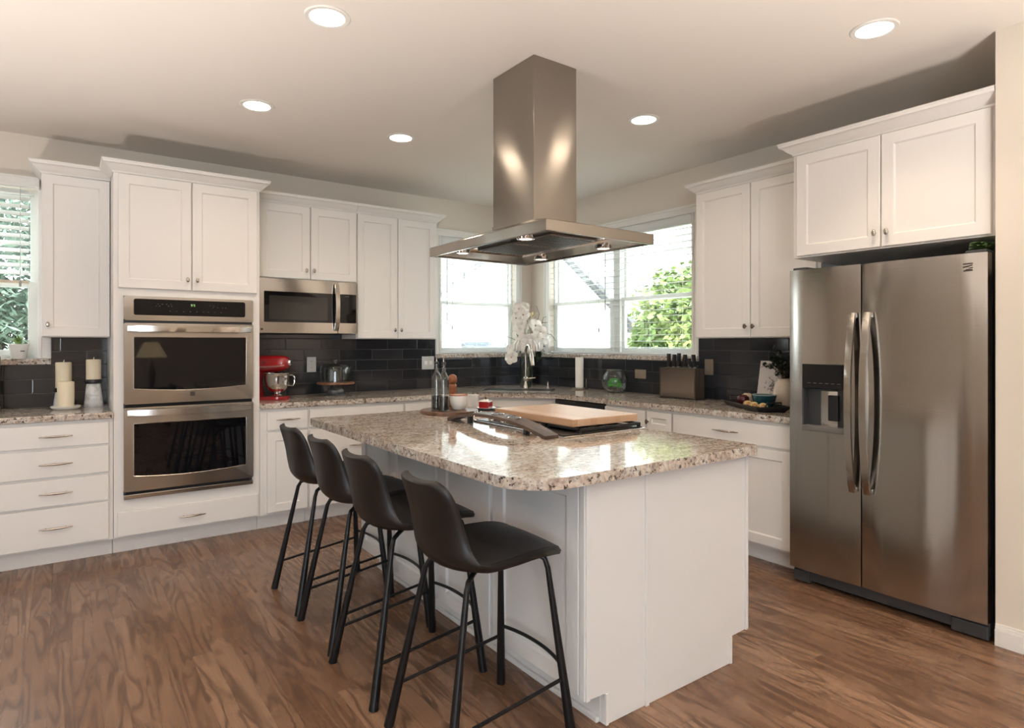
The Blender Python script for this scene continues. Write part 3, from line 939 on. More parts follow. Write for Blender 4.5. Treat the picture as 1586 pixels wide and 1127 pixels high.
vt = obj('vent_trim', MB().box((OX0, .628, .354), (OX1, .652, .382), f=FA, bev=.003), 'steel', ov)
obj('vent_slot', MB().box((OX0 + .012, .626, .3825), (OX1 - .02, .640, .4025), f=FA), 'gap', ov)

mw = thing('microwave_oven', 'stainless over-range microwave with curved handle under the short cabinet', 'microwave', (-2.52, -.2, 1.425))
obj('body', MB().box((-2.905, .012, 1.428), (-2.137, .392, 1.842), f=FA, bev=.002), 'darkgrey', mw)
md = obj('door', MB().prism(rrect(-2.906, -2.300, 1.425, 1.840, .004), .394, .420, .004, f=AZ), 'steel', mw, True, 30)
obj('window', MB().prism(rrect(-2.872, -2.318, 1.508, 1.741, .006), .4195, .4215, .0004, f=AZ, seg=1), 'oven_glass', md)
obj('inner_screen', MB().prism(rrect(-2.835, -2.385, 1.528, 1.708, .006), .4214, .4222, .0002, f=AZ, seg=1), simple('screen_mesh', (.022, .021, .019), .12), md)
mp = obj('control_panel', MB().prism(rrect(-2.298, -2.136, 1.425, 1.840, .004), .394, .420, .004, f=AZ), 'steel', mw, True, 30)
obj('keypad', MB().prism(rrect(-2.283, -2.146, 1.508, 1.741, .006), .4195, .4215, .0004, f=AZ, seg=1), 'oven_glass', mp)
obj('display', MB().box((-2.245, .4216, 1.722), (-2.205, .4219, 1.727), f=FA), 'icons', mp)
out, inn = [], []
for i in range(21):
    t = i / 20 * 2 - 1
    z = 1.633 + t * .186
    b = .424 + .034 * (1 - abs(t) ** 2.4)
    out.append((b + .012, z)); inn.append((b, z))
mb = MB().prism(out + inn[::-1], -2.333, -2.299, .004, f=lambda w, z, u: FA(u, w, z))
obj('handle', mb, 'steel_plain', md, True, 30)
obj('badge', MB().lathe([(0, .420), (.008, .420), (.008, .4215), (0, .4215)], (-2.888, 0, 1.452), 14, 'Y', ), 'badge', md) if False else obj('badge', MB().box((-2.896, .420, 1.446), (-2.880, .4213, 1.460), f=FA, bev=.0005), 'badge', md)
obj('vent_grille', MB().box((-2.88, .05, 1.422), (-2.16, .38, 1.428), f=FA), 'gap', mw)

fr = thing('refrigerator', 'stainless side-by-side refrigerator with water dispenser, right edge of the kitchen', 'refrigerator', (-.4, -3.777, 0))
FU0, FUS, FU1 = -3.316, -3.7025, -4.238
obj('body', MB().box((FU1 + .004, .03, .03), (FU0 - .004, .664, 1.742), f=FB, bev=.004), 'fridge_side', fr)
obj('gasket', MB().box((FU1 + .012, .664, .092), (FU0 - .012, .682, 1.735), f=FB), 'gap', fr)
def wf(u, a, b):
    t = (u - (a + b) / 2) / ((b - a) / 2)
    return .7457 - .010 * t * t
def door_prism(mb, a, b, u0, u1, z0, z1, bev):
    n = 10
    pts = [(u0 + (u1 - u0) * i / n, wf(u0 + (u1 - u0) * i / n, a, b)) for i in range(n + 1)]
    pts = [(u0, .683)] + pts + [(u1, .683)]
    mb.prism(pts, z0, z1, bev, f=lambda u, w, z: FB(u, w, z), seg=2)
Z0, Z1 = .088, 1.757
mb = MB()
a, b = FUS + .003, FU0
du0, du1, dz0, dz1 = -3.622, -3.394, .866, 1.232
door_prism(mb, a, b, a, du0, Z0, Z1, 0); door_prism(mb, a, b, du1, b, Z0, Z1, 0)
door_prism(mb, a, b, du0, du1, Z0, dz0, 0); door_prism(mb, a, b, du0, du1, dz1, Z1, 0)
bmesh.ops.remove_doubles(mb.bm, verts=mb.bm.verts[:], dist=1e-5)
# drop the coincident inner faces where the four pieces meet
seen = {}
for f_ in mb.bm.faces[:]:
    k = tuple(sorted(v.index for v in f_.verts)) if False else tuple(round(c_, 4) for c_ in f_.calc_center_median())
    seen.setdefault(k, []).append(f_)
bmesh.ops.delete(mb.bm, geom=[f_ for fs in seen.values() if len(fs) > 1 for f_ in fs], context='FACES_ONLY')
dl = obj('freezer_door', mb, 'steel_fridge', fr, True, 30)
mb = MB(); door_prism(mb, FU1, FUS - .003, FU1, FUS - .003, Z0, Z1, .004)
dr = obj('fridge_door', mb, 'steel_fridge', fr, True, 30)
# dispenser
dp = obj('dispenser_recess', MB().box((du0, .684, dz0), (du1, .690, dz1), f=FB), 'darkgrey', dl)
obj('recess_wall', MB().box((du0, .690, dz0 + .02), (du0 + .006, .742, 1.10), f=FB), 'darkgrey', dp)
obj('recess_wall', MB().box((du1 - .006, .690, dz0 + .02), (du1, .742, 1.10), f=FB), 'darkgrey', dp)
obj('dispenser_panel', MB().box((du0 + .001, .690, 1.098), (du1 - .001, .7465, dz1 - .001), f=FB, bev=.003), 'oven_glass', dp)
mb = MB()
for k in range(6):
    u = du1 - .03 - k * .032
    mb.box((u - .018, .7466, 1.128), (u, .7469, 1.131), f=FB)
obj('touch_icons', mb, 'icons', dp)
obj('back_plate', MB().prism([(du1 - .075, .690), (du1 - .12, .700), (du1 - .165, .690)], dz0 + .03, 1.085, f=lambda u, w, z: FB(u, w, z)), 'steel_plain', dp)
obj('paddle', MB().box((du0 + .05, .690, .925), (du0 + .105, .712, 1.065), f=FB, bev=.006), 'black', dp)
obj('drip_tray', MB().box((du0, .690, dz0), (du1, .752, dz0 + .030), f=FB, bev=.004), simple('drip_tray_grey', (.22, .21, .20), .4, .6), dp)
mb = MB()
fw = .006
mb.tube([FB(u, wf(u, a, b) + .001, z) for u, z in [(du0, dz1), (du1, dz1), (du1, dz0), (du0, dz0), (du0, dz1)]], .003, 6, False)
obj('dispenser_trim', mb, 'darkgrey', dp)
def fridge_handle(u, parent):
    out, inn = [], []
    for i in range(31):
        t = i / 30 * 2 - 1
        z = 1.040 + t * .466
        w = .752 + .052 * (1 - abs(t) ** 2.2)
        out.append((w + .017, z)); inn.append((w, z))
    mb = MB().prism(out + inn[::-1], u - .016, u + .016, .006, f=lambda w, z, uu: FB(uu, w, z))
    for s_ in (-.452, .452):
        mb.box((u - .012, .735, 1.040 + s_ - .012), (u + .012, .760, 1.040 + s_ + .012), f=FB, bev=.003)
    obj('handle', mb, 'nickel', parent, True, 30)
fridge_handle(-3.669, dl); fridge_handle(-3.742, dr)
# square badge of slanted bars
bd = MB()
bu, bz, s_ = -4.147, 1.712, .036
tri = lambda pts: bd.prism([(bu - x * s_, bz - y * s_) for x, y in pts], .7405, .7445, f=lambda u, z, w: FB(u, w, z))
tri([(0, .02), (1, -.02), (1, .12), (0, .16)])
tri([(0, .42), (.95, .22), (1, .30), (.45, .50), (0, .56)])
tri([(.5, .60), (1, .52), (1, .64), (.72, .68)])
tri([(0, .92), (.45, .72), (1, .82), (1, .97), (.1, 1.04)])
obj('badge', bd, 'badge', dr)
gr = obj('base_grille', MB().box((FU1 + .002, .56, .022), (FU0 - .006, .700, .082), f=FB, bev=.004), 'darkgrey', fr)
for u0, u1 in ((FU0 - .008, FU0 - .10), (FU1 + .15, FU1 + .004)):
    obj('leg_cover', MB().box((u1, .60, .008), (u0, .712, .070), f=FB, bev=.006), 'darkgrey', fr)
obj('foot', MB().box((FU1 + .03, .10, 0), (FU0 - .03, .60, .03), f=FB), 'black', fr)
obj('hinge_cover', MB().box((FU1 + .01, .60, 1.742), (FU1 + .09, .72, 1.772), f=FB, bev=.004), 'darkgrey', fr)
obj('hinge_cover', MB().box((FU0 - .09, .60, 1.742), (FU0 - .01, .72, 1.772), f=FB, bev=.004), 'darkgrey', fr)

# island hood
hd = thing('range_hood', 'stainless island hood with tall square chimney hanging from the ceiling', 'range hood', (-2.11, -2.71, 1.81))
HX0, HX1, HY0, HY1 = -2.495, -1.842, -3.28, -2.30
HZ = 1.81
CX0, CX1, CY0, CY1 = -2.246, -1.970, -2.884, -2.538
def chim(mb, x0, x1, y0, y1, z0, z1, bev): mb.box((x0, y0, z0), (x1, y1, z1), bev=bev)
mb = MB(); chim(mb, CX0, CX1, CY0, CY1, 1.935, CEIL - .001, .002)
obj('chimney', mb, 'steel_hood', hd)
mb = MB()
r0 = [(HX0, HY0), (HX1, HY0), (HX1, HY1), (HX0, HY1)]
cc = [(CX0 - .004, CY0 - .004), (CX1 + .004, CY0 - .004), (CX1 + .004, CY1 + .004), (CX0 - .004, CY1 + .004)]
def inset(r, d): return [(r[0][0] + d, r[0][1] + d), (r[1][0] - d, r[1][1] + d), (r[2][0] - d, r[2][1] - d), (r[3][0] + d, r[3][1] - d)]
loops = [(inset(r0, .012), HZ + .008), (inset(r0, .012), HZ), (inset(r0, .001), HZ), (r0, HZ + .002), (r0, HZ + .046), (inset(r0, .003), HZ + .049), (cc, 1.945), (cc, 1.960)]
V = [[mb.bm.verts.new((x, y, z)) for x, y in L] for L, z in loops]
for p_, q_ in zip(V, V[1:]):
    for k in range(4):
        mb.bm.faces.new((p_[k], p_[(k + 1) % 4], q_[(k + 1) % 4], q_[k]))
mb.bm.faces.new(V[-1])
obj('canopy', mb, 'steel_hood', hd)
mb = MB()
ra, rb = inset(r0, .012), inset(r0, .125)
V = [[mb.bm.verts.new((x, y, z)) for x, y in L] for L, z in ((ra, HZ + .006), (rb, HZ + .026), (inset(r0, .130), HZ + .034))]
for p_, q_ in zip(V, V[1:]):
    for k in range(4):
        mb.bm.faces.new((p_[k], p_[(k + 1) % 4], q_[(k + 1) % 4], q_[k]))
mb.bm.faces.new(V[-1])
un = obj('underside_panel', mb, 'steel_mirror', hd)
for y0, y1 in ((-3.09, -2.80), (-2.79, -2.49)):
    mb = MB().box((-2.315, y0, HZ + .024), (-2.022, y1, HZ + .0335), bev=.003)
    n = 12
    for i in range(n):
        x = -2.305 + .273 * (i + .5) / n
        mb.box((x - .004, y0 + .02, HZ + .0215), (x + .004, y1 - .02, HZ + .025))
    obj('grease_filter', mb, 'filter', hd)
for x, y in ((-2.40, -3.02), (-1.915, -3.02), (-1.915, -2.53), (-2.40, -2.48)):
    mb = MB().lathe([(.040, HZ + .030), (.040, HZ + .007), (.034, HZ + .004), (.030, HZ + .007), (.030, HZ + .030)], (x, y, 0), 24)
    lt = obj('lamp_ring', mb, 'chrome', hd, True)
    obj('lamp', MB().lathe([(0, HZ + .0085), (.0285, HZ + .0095), (.0285, HZ + .020), (0, HZ + .020)], (x, y, 0), 20), 'hood_emit', lt)

# gas cooktop on the island
ct = thing('gas_cooktop', 'black gas cooktop with steel rim under the cutting board on the island', 'cooktop', (-1.97, -2.72, .914))
GX0, GX1, GY0, GY1 = -2.245, -1.700, -3.105, -2.340
obj('rim', MB().box((GX0, GY0, .9142), (GX1, GY1, .922), bev=.003), 'steel_plain', ct)
obj('burner_pan', MB().box((GX0 + .012, GY0 + .012, .9222), (GX1 - .012, GY1 - .012, .9262), bev=.002), 'black', ct)
for k in range(3):
    y0 = GY0 + .018 + k * .245; y1 = y0 + .238
    mb = MB()
    x0, x1 = GX0 + .11, GX1 - .018
    for x in (x0, x1 - .012): mb.box((x, y0, .936), (x + .012, y1, .9475), bev=.002)
    for y in (y0, y1 - .012): mb.box((x0, y, .934), (x1, y + .012, .9475), bev=.002)
    for x in (x0 + .10, x0 + .20, x0 + .30): mb.box((x, y0, .938), (x + .010, y1, .9475), bev=.002)
    mb.box((x0, (y0 + y1) / 2 - .005, .938), (x1, (y0 + y1) / 2 + .005, .9475), bev=.002)
    for x in (x0, x1 - .014):
        for y in (y0, y1 - .014): mb.box((x, y, .9262), (x + .014, y + .014, .936))
    obj('grate', mb, 'iron', ct)
for x, y in ((-2.02, -2.97), (-1.80, -2.97), (-1.91, -2.72), (-2.02, -2.47), (-1.80, -2.47)):
    obj('burner', MB().lathe([(0, .9262), (.042, .9262), (.042, .932), (.030, .937), (0, .937)], (x, y, 0), 20), 'iron', ct, True)
for k in range(5):
    obj('knob', MB().lathe([(0, .9262), (.019, .9262), (.017, .946), (.015, .949), (0, .949)], (-2.185, -2.44 - k * .10, 0), 18), 'nickel', ct, True)
cb = MB().box((-2.128, -3.036, .9478), (-1.684, -2.384, .984), bev=.004)
cbo = tag(obj('cutting_board', cb, 'butcher'), 'thick light wooden butcher-block cutting board on the cooktop', 'cutting board')

# ------------------------------------------------------------------ recessed ceiling lights
def can_light(x, y, label, group=None, power=15, cone=150):
    t = thing('recessed_light', label, 'ceiling light', (x, y, CEIL), 'round recessed ceiling lights')
    obj('trim_ring', MB().lathe([(.072, CEIL - .001), (.074, CEIL - .006), (.092, CEIL - .007), (.097, CEIL - .003), (.097, CEIL - .0005), (.072, CEIL - .0005)], (x, y, 0), 40), 'trim', t, True)
    obj('diffuser', MB().lathe([(0, CEIL - .004), (.072, CEIL - .004), (.072, CEIL - .001), (0, CEIL - .001)], (x, y, 0), 40), 'lamp_emit', t)
    l = bpy.data.lights.new('downlight', 'SPOT')
    l.energy = power; l.color = (1.0, .80, .60); l.shadow_soft_size = .07
    l.spot_size = R(cone); l.spot_blend = .8
    o = bpy.data.objects.new('downlight', l); COL.objects.link(o)
    o.parent = t; o.location = (0, 0, -.02)
    return t
can_light(-3.179, -2.640, 'large recessed light at top left of the ceiling, above the bar stools', power=11)
can_light(-1.159, -3.949, 'recessed light on the ceiling in front of the refrigerator, top right', power=22, cone=105)
can_light(-3.171, -1.434, 'recessed light on the ceiling in front of the oven tower')
can_light(-2.227, -1.404, 'recessed light on the ceiling between the oven tower light and the hood')
can_light(-1.15, -5.35, 'unseen recessed light added over the passage to brighten the floor by the refrigerator', power=34, cone=95)  # added out of view to lift the floor near the refrigerator
can_light(-1.142, -2.594, 'recessed light on the ceiling just right of the hood chimney')

# ------------------------------------------------------------------ bar stools
def make_stool():
    t = thing('bar_stool', '', 'bar stool', (0, 0, 0), 'black bar stools along the island')
    t['_local'] = True
    # centre line of the shell from the front lip to the top of the back (x, z, half width, edge lift)
    CL = [(.235, .628, .150, -.004), (.222, .640, .182, -.006), (.17, .650, .205, -.004), (.09, .645, .216, .006), (.00, .632, .219, .014), (-.08, .620, .214, .026), (-.145, .626, .204, .044),
          (-.186, .662, .184, .056), (-.204, .722, .168, .058), (-.214, .785, .163, .050), (-.224, .835, .162, .042), (-.235, .876, .154, .034), (-.242, .898, .134, .027), (-.246, .909, .100, .020)]
    n = len(CL)
    def ev(s):
        x = s * (n - 1); i = min(int(x), n - 2); f = x - i
        def cr(k):
            p0 = CL[max(i - 1, 0)][k]; p1 = CL[i][k]; p2 = CL[i + 1][k]; p3 = CL[min(i + 2, n - 1)][k]
            return .5 * (2 * p1 + (p2 - p0) * f + (2 * p0 - 5 * p1 + 4 * p2 - p3) * f * f + (3 * p1 - p0 - 3 * p2 + p3) * f ** 3)
        return cr(0), cr(1), cr(2), cr(3)
    NS, NT_ = 44, 20
    def surf(s, tt):
        x, z, w, l = ev(s)
        x2, z2, _, _ = ev(min(s + .01, 1)); x1, z1, _, _ = ev(max(s - .01, 0))
        d = Vector((x2 - x1, 0, z2 - z1)).normalized()
        nrm = Vector((d.z, 0, -d.x))      # towards the sitter
        if nrm.z < 0 and s < .5: nrm = -nrm
        if s >= .5 and nrm.x < 0: nrm = -nrm
        v = tt * 2 - 1
        p = Vector((x, v * w, z)) + nrm * (l * abs(v) ** 2.2)
        return p, nrm
    mb = MB()
    TH = .013
    top, bot = [], []
    for i in range(NS + 1):
        a, b = [], []
        for j in range(NT_ + 1):
            p, nn = surf(i / NS, j / NT_)
            v = abs(j / NT_ * 2 - 1)
            e = min(i, NS - i, j, NT_ - j)
            th = TH * (1.0 if e > 0 else .45)
            a.append(mb.bm.verts.new(p + nn * th)); b.append(mb.bm.verts.new(p - nn * th))
        top.append(a); bot.append(b)
    for i in range(NS):
        for j in range(NT_):
            mb.bm.faces.new((top[i][j], top[i + 1][j], top[i + 1][j + 1], top[i][j + 1]))
            mb.bm.faces.new((bot[i][j], bot[i][j + 1], bot[i + 1][j + 1], bot[i + 1][j]))
    for i in range(NS):
        for j in (0, NT_):
            mb.bm.faces.new((top[i][j], top[i + 1][j], bot[i + 1][j], bot[i][j]))
    for j in range(NT_):
        for i in (0, NS):
            mb.bm.faces.new((top[i][j], top[i][j + 1], bot[i][j + 1], bot[i][j]))
    sh = obj('seat_shell', mb, 'leather', t, True, 70)
    # stitched seam along the edge
    for j in (1.2, NT_ - 1.2):
        seam = MB()
        pts = []
        for i in range(2, NS - 1):
            p, nn = surf(i / NS, j / NT_)
            pts.append(p + nn * (TH + .0002))
        seam.tube(pts, .0014, 5)
        obj('seam', seam, 'leather', sh, True)
    # legs: bent at the top, thicker towards the floor
    for sx in (1, -1):
        for sy in (1, -1):
            if sx > 0: P = [(.10, .06, .628), (.165, .115, .622), (.186, .136, .606), (.194, .144, .575), (.215, .180, .30), (.243, .215, .0)]
            else: P = [(-.03, .06, .606), (-.09, .110, .597), (-.118, .130, .586), (-.130, .140, .560), (-.180, .178, .30), (-.238, .211, .0)]
            P = [(x, y * sy, z) for x, y, z in P]
            pts = [P[0], P[1], P[2], P[3]]
            rr = [.009, .009, .009, .0095]
            for k in range(1, 13):
                f = k / 12
                a_, b_ = Vector(P[3]), Vector(P[5])
                pts.append(a_.lerp(b_, f)); rr.append(.0095 + .0085 * f)
            obj('leg', MB().tube(pts, rr, 14), 'blackm', t, True, 50)
    fx = MB()
    fx.tube([(.10, -.062, .628), (.10, .062, .628)], .008, 8); fx.tube([(-.03, -.062, .606), (-.03, .062, .606)], .008, 8)
    fx.tube([(.10, 0, .624), (-.03, 0, .606)], .008, 8)
    obj('under_frame', fx, 'blackm', t, True)
    def legp(sx, z):
        a_, b_ = (Vector((.194, .144, .575)), Vector((.243, .215, 0))) if sx > 0 else (Vector((-.130, .140, .560)), Vector((-.238, .211, 0)))
        return a_.lerp(b_, (a_.z - z) / a_.z)
    pf, pr = legp(1, .205), legp(-1, .150)
    for sy in (1, -1):
        obj('side_bar', MB().tube([(pf.x, pf.y * sy, pf.z), (pr.x, pr.y * sy, pr.z)], .0065, 8), 'blackm', t, True)
    pts = []
    q = legp(1, .245)
    for i in range(17):
        v = i / 16 * 2 - 1
        pts.append((q.x + .034 * (1 - abs(v) ** 2.2), q.y * v, q.z + .0))
    obj('footrest', MB().tube(pts, .0068, 8), 'blackm', t, True)
    return t
stools = [(-2.915, -1.945, 0.0, 'black leather bar stool at the far end of the row, nearest the oven tower'),
          (-2.920, -2.420, 0.0, 'second black bar stool from the oven tower along the island'),
          (-2.935, -2.898, 0.0, 'third black bar stool from the oven tower along the island'),
          (-2.932, -3.440, R(-1), 'black leather bar stool in front, fully visible at the rounded island corner')]
s0 = make_stool()
for i, (x, y, a, lab) in enumerate(stools):
    s = s0 if i == 0 else copy_tree(s0)
    s.location = (x, y, 0); s.rotation_euler = (0, 0, a); s['label'] = lab

# ------------------------------------------------------------------ outlets and switches
def cover(name, label, f, u0, u1, z0, z1, mat, cat, kind):
    t = thing(name, label, cat, f((u0 + u1) / 2, .01, (z0 + z1) / 2))
    obj('cover_plate', MB().box((u0, .0093, z0), (u1, .0145, z1), f=f, bev=.002), mat, t)
    um, zm = (u0 + u1) / 2, (z0 + z1) / 2
    if kind == 'duplex':
        mb = MB()
        for dz in (-.027, .027): mb.prism(rrect(um - .016, um + .016, zm + dz - .015, zm + dz + .015, .008), .0143, .0165, f=lambda u, z, w: f(u, w, z))
        rc = obj('receptacle', mb, mat, t)
        mb = MB()
        for dz in (-.027, .027):
            for du in (-.006, .006): mb.box((um + du - .001, .0164, zm + dz - .004), (um + du + .001, .0167, zm + dz + .006), f=f)
        mb.box((um - .002, .0144, zm - .002), (um + .002, .0155, zm + .002), f=f)
        obj('slots', mb, 'gap', rc)
    elif kind == 'switches':
        for du in (-.034, .034):
            w_ = abs(u1 - u0) * .13
            obj('rocker', MB().box((um + du * .75 - w_, .0145, zm - .018), (um + du * .75 + w_, .0185, zm + .018), f=f, bev=.002), 'trim', t)
    elif kind == 'rocker':
        obj('rocker', MB().box((um - .016, .0145, zm - .033), (um + .016, .0180, zm + .033), f=f, bev=.002), mat, t)
    else:
        mb = MB()
        for du in (-.027, .027): mb.prism(rrect(um + du - .015, um + du + .015, zm - .016, zm + .016, .008), .0143, .0165, f=lambda u, z, w: f(u, w, z))
        obj('receptacle', mb, mat, t)
    return t
cover('wall_outlet', 'grey electrical outlet plate on dark tiles between mixer and cake stand', FA, -2.418, -2.340, 1.102, 1.230, 'outlet_w', 'outlet', 'duplex')
cover('light_switch', 'grey double switch plate on dark tiles beside the single window', FA, -1.326, -1.196, 1.098, 1.222, 'outlet_w', 'switch', 'switches')
cover('wall_outlet', 'horizontal bronze outlet plate on dark tiles between fish bowl and knife block', FB, -1.612, -1.488, 1.040, 1.118, 'tan_plate', 'outlet', 'horiz')
cover('light_switch', 'upright bronze switch plate on dark tiles right of the knife block', FB, -2.287, -2.210, 1.100, 1.222, 'tan_plate', 'switch', 'rocker')

CT = .9142
# ------------------------------------------------------------------ left counter: candles, pot, coffee maker
def cyl(c, r, z0, z1, bev=.003, seg=32):
    return MB().lathe([(0, z0), (r - bev, z0), (r, z0 + bev), (r, z1 - bev), (r - bev, z1), (0, z1)], (c[0], c[1], 0), seg)
def candle(label, x, y, z0, r, h):
    t = thing('pillar_candle', label, 'candle', (x, y, z0), 'ivory pillar candles')
    obj('wax', MB().lathe([(0, z0), (r, z0), (r, z0 + h - .004), (r - .004, z0 + h), (r * .55, z0 + h - .006), (0, z0 + h - .007)], (x, y, 0), 36), 'wax', t, True, 50)
    obj('wick', MB().tube([(x, y, z0 + h - .008), (x + .001, y, z0 + h + .006), (x + .003, y, z0 + h + .016)], [.004, .003, .0015], 8), 'wick', t, True)
def candle_holder(label, x, y, zt, rb, rt):
    t = thing('candle_holder', label, 'candle holder', (x, y, CT), 'tapered marble candle holders')
    obj('base', MB().lathe([(0, CT), (rb - .002, CT), (rb, CT + .003), (rt, zt - .003), (rt - .002, zt - .0002), (0, zt - .0002)], (x, y, 0), 40), 'marble', t, True)
    obj('collar', MB().lathe([(0, zt), (rt * 1.16, zt), (rt * 1.2, zt + .003), (rt * 1.2, zt + .025), (rt * 1.16, zt + .028), (0, zt + .028)], (x, y, 0), 40), 'black', t, True)
t = tag(obj('candle_plate', MB().lathe([(0, CT), (.062, CT), (.080, CT + .012), (.086, CT + .022), (.082, CT + .023), (.070, CT + .013), (0, CT + .011)], (-4.085, -.27, 0), 40), 'ceramic', smooth=True), 'small white dish under the shortest candle on the left counter', 'dish')
candle('short ivory pillar candle standing on the white dish', -4.085, -.27, CT + .0115, .047, .170)
candle_holder('marble candle holder behind the white dish', -4.096, -.088, 1.018, .060, .047)
candle('ivory pillar candle on the holder behind the white dish', -4.096, -.088, 1.0465, .0465, .172)
candle_holder('marble candle holder with black collar, nearest the oven tower', -3.929, -.15, 1.072, .058, .042)
candle('ivory pillar candle on the right marble holder beside the oven tower', -3.929, -.15, 1.1005, .0440, .136)
# pot on the ledge
px_, py_ = -4.340, -.012
t = thing('potted_plant', 'white pot with a small green plant on the left window ledge', 'plant', (px_, py_, SILL))
zs = SILL + .0003
obj('pot', MB().lathe([(0, zs + .006), (.052, zs + .006), (.054, zs + .010), (.072, zs + .094), (.076, zs + .097), (.076, zs + .104), (.068, zs + .104), (.064, zs + .088), (0, zs + .086)], (px_, py_, 0), 40) if False else
    MB().lathe([(0, zs), (.040, zs), (.041, zs + .003), (.058, zs + .092), (.060, zs + .098), (.054, zs + .099), (.051, zs + .086), (0, zs + .085)], (px_, py_, 0), 40), 'ceramic', t, True)
mk = MB()
for k in range(5):
    a = -PI / 2 + .25 + k * .10
    r_ = .0515
    mk.box((px_ + r_ * math.cos(a) - .0022, py_ + r_ * math.sin(a) - .002, zs + .048), (px_ + r_ * math.cos(a) + .0022, py_ + r_ * math.sin(a) + .001, zs + .054 + .002 * (k % 2)))
obj('printed_mark', mk, 'darkgrey', t)
def leaf_blade(mb, base, tip, w, bend=0.0, up=(0, 0, 1)):
    b, e = Vector(base), Vector(tip)
    d = e - b; L = d.length
    side = d.cross(Vector(up))
    side = side.normalized() if side.length > 1e-6 else Vector((1, 0, 0))
    nn = side.cross(d).normalized()
    prof = [(0, .12), (.2, .7), (.45, 1), (.7, .8), (.9, .35), (1, .02)]
    rows = []
    for s_, ww in prof:
        c_ = b + d * s_ + nn * (bend * L * math.sin(PI * s_))
        rows.append([mb.bm.verts.new(c_ - side * w * ww), mb.bm.verts.new(c_ + nn * w * -.18), mb.bm.verts.new(c_ + side * w * ww)])
    for r0_, r1_ in zip(rows, rows[1:]):
        for k in (0, 1): mb.bm.faces.new((r0_[k], r0_[k + 1], r1_[k + 1], r1_[k]))
lf = MB()
for k in range(22):
    a = rnd.uniform(0, 2 * PI); r_ = rnd.uniform(.02, .065); h = rnd.uniform(.02, .075)
    leaf_blade(lf, (px_ + .01 * math.cos(a), py_ + .01 * math.sin(a), zs + .085), (px_ + r_ * math.cos(a), py_ + min(r_ * math.sin(a), .02), zs + .085 + h), .010, .15)
obj('leaves', lf, simple('young_leaf', (.16, .26, .06), .5), t, solid=False)
# appliance just entering the frame at the left
t = thing('coffee_maker', 'black and silver coffee maker edge at the extreme left of the counter', 'coffee maker', (-4.51, -.26, CT))
obj('base', MB().box((-4.60, -.38, CT), (-4.425, -.14, CT + .03), bev=.006), 'black', t)
obj('column', MB().box((-4.60, -.24, CT + .03), (-4.425, -.14, CT + .27), bev=.006), 'steel_plain', t)
obj('head', MB().box((-4.60, -.38, CT + .27), (-4.425, -.14, CT + .355), bev=.012), 'black', t)
obj('carafe', MB().lathe([(0, CT + .031), (.055, CT + .031), (.066, CT + .05), (.062, CT + .13), (.045, CT + .17), (.048, CT + .185), (0, CT + .185)], (-4.515, -.31, 0), 28), 'oven_glass', t, True)

# ------------------------------------------------------------------ stand mixer
mx_ = thing('stand_mixer', 'glossy red stand mixer with steel bowl beside the oven tower', 'stand mixer', (-2.802, -.31, CT))
mx_['_local'] = True
mx_.rotation_euler = (0, 0, R(-38))
mx_.scale = (.91, .91, .96)
# local: +x forward, z up
mb = MB().prism(rounded([(-.155, -.085), (.165, -.105), (.165, .105), (-.155, .085)], [.05, .09, .09, .05], 8), 0, .028, .008)
base = obj('base', mb, 'red', mx_, True, 35)
def loft(mb, secs, seg=20):
    rings = []
    for (c_, ry, rz, ax) in secs:
        r_ = []
        for k in range(seg):
            a = 2 * PI * k / seg
            cs, sn = math.cos(a), math.sin(a)
            sg = lambda v, p: math.copysign(abs(v) ** p, v)
            if ax == 'x': r_.append(mb.bm.verts.new((c_[0], c_[1] + ry * sg(cs, .8), c_[2] + rz * sg(sn, .8))))
            else: r_.append(mb.bm.verts.new((c_[0] + ry * sg(cs, .8), c_[1] + rz * sg(sn, .8), c_[2])))
        rings.append(r_)
    for a, b in zip(rings, rings[1:]):
        for k in range(seg): mb.bm.faces.new((a[k], b[k], b[(k + 1) % seg], a[(k + 1) % seg]))
    mb.bm.faces.new(rings[0]); mb.bm.faces.new(rings[-1])
    return mb
obj('pedestal', loft(MB(), [((-.105, 0, .026), .050, .075, 'z'), ((-.105, 0, .06), .043, .062, 'z'), ((-.105, 0, .14), .040, .054, 'z'), ((-.100, 0, .20), .046, .056, 'z'), ((-.092, 0, .225), .056, .060, 'z')]), 'red', mx_, True, 50)
hd2 = obj('motor_head', loft(MB(), [((-.165, 0, .282), .012, .012, 'x'), ((-.160, 0, .282), .040, .042, 'x'), ((-.13, 0, .282), .060, .062, 'x'), ((-.05, 0, .283), .068, .070, 'x'), ((.05, 0, .285), .069, .070, 'x'), ((.12, 0, .290), .064, .062, 'x'), ((.155, 0, .294), .050, .048, 'x'), ((.168, 0, .295), .030, .028, 'x')], 28), 'red', mx_, True, 60)
tb = MB()
pts = [(-.12, -.0615, .262), (-.05, -.0700, .262), (.05, -.0712, .264), (.12, -.066, .270), (.150, -.054, .276)]
for sgn in (1, -1):
    for (a, b) in zip(pts, pts[1:]):
        A, B = Vector((a[0], a[1] * sgn, a[2])), Vector((b[0], b[1] * sgn, b[2]))
        tb.tube([A, B], .0075, 8)
obj('trim_band', tb, 'redband', hd2, True)
obj('hub_knob', MB().lathe([(0, .150), (.024, .152), (.024, .178), (.020, .186), (0, .188)], (0, 0, .297), 24, 'X'), 'chrome', hd2, True)
obj('attachment_shaft', MB().lathe([(0, .19), (.012, .19), (.020, .205), (.034, .215), (.036, .232), (0, .232)], (.065, 0, 0), 24), 'chrome', hd2, True)
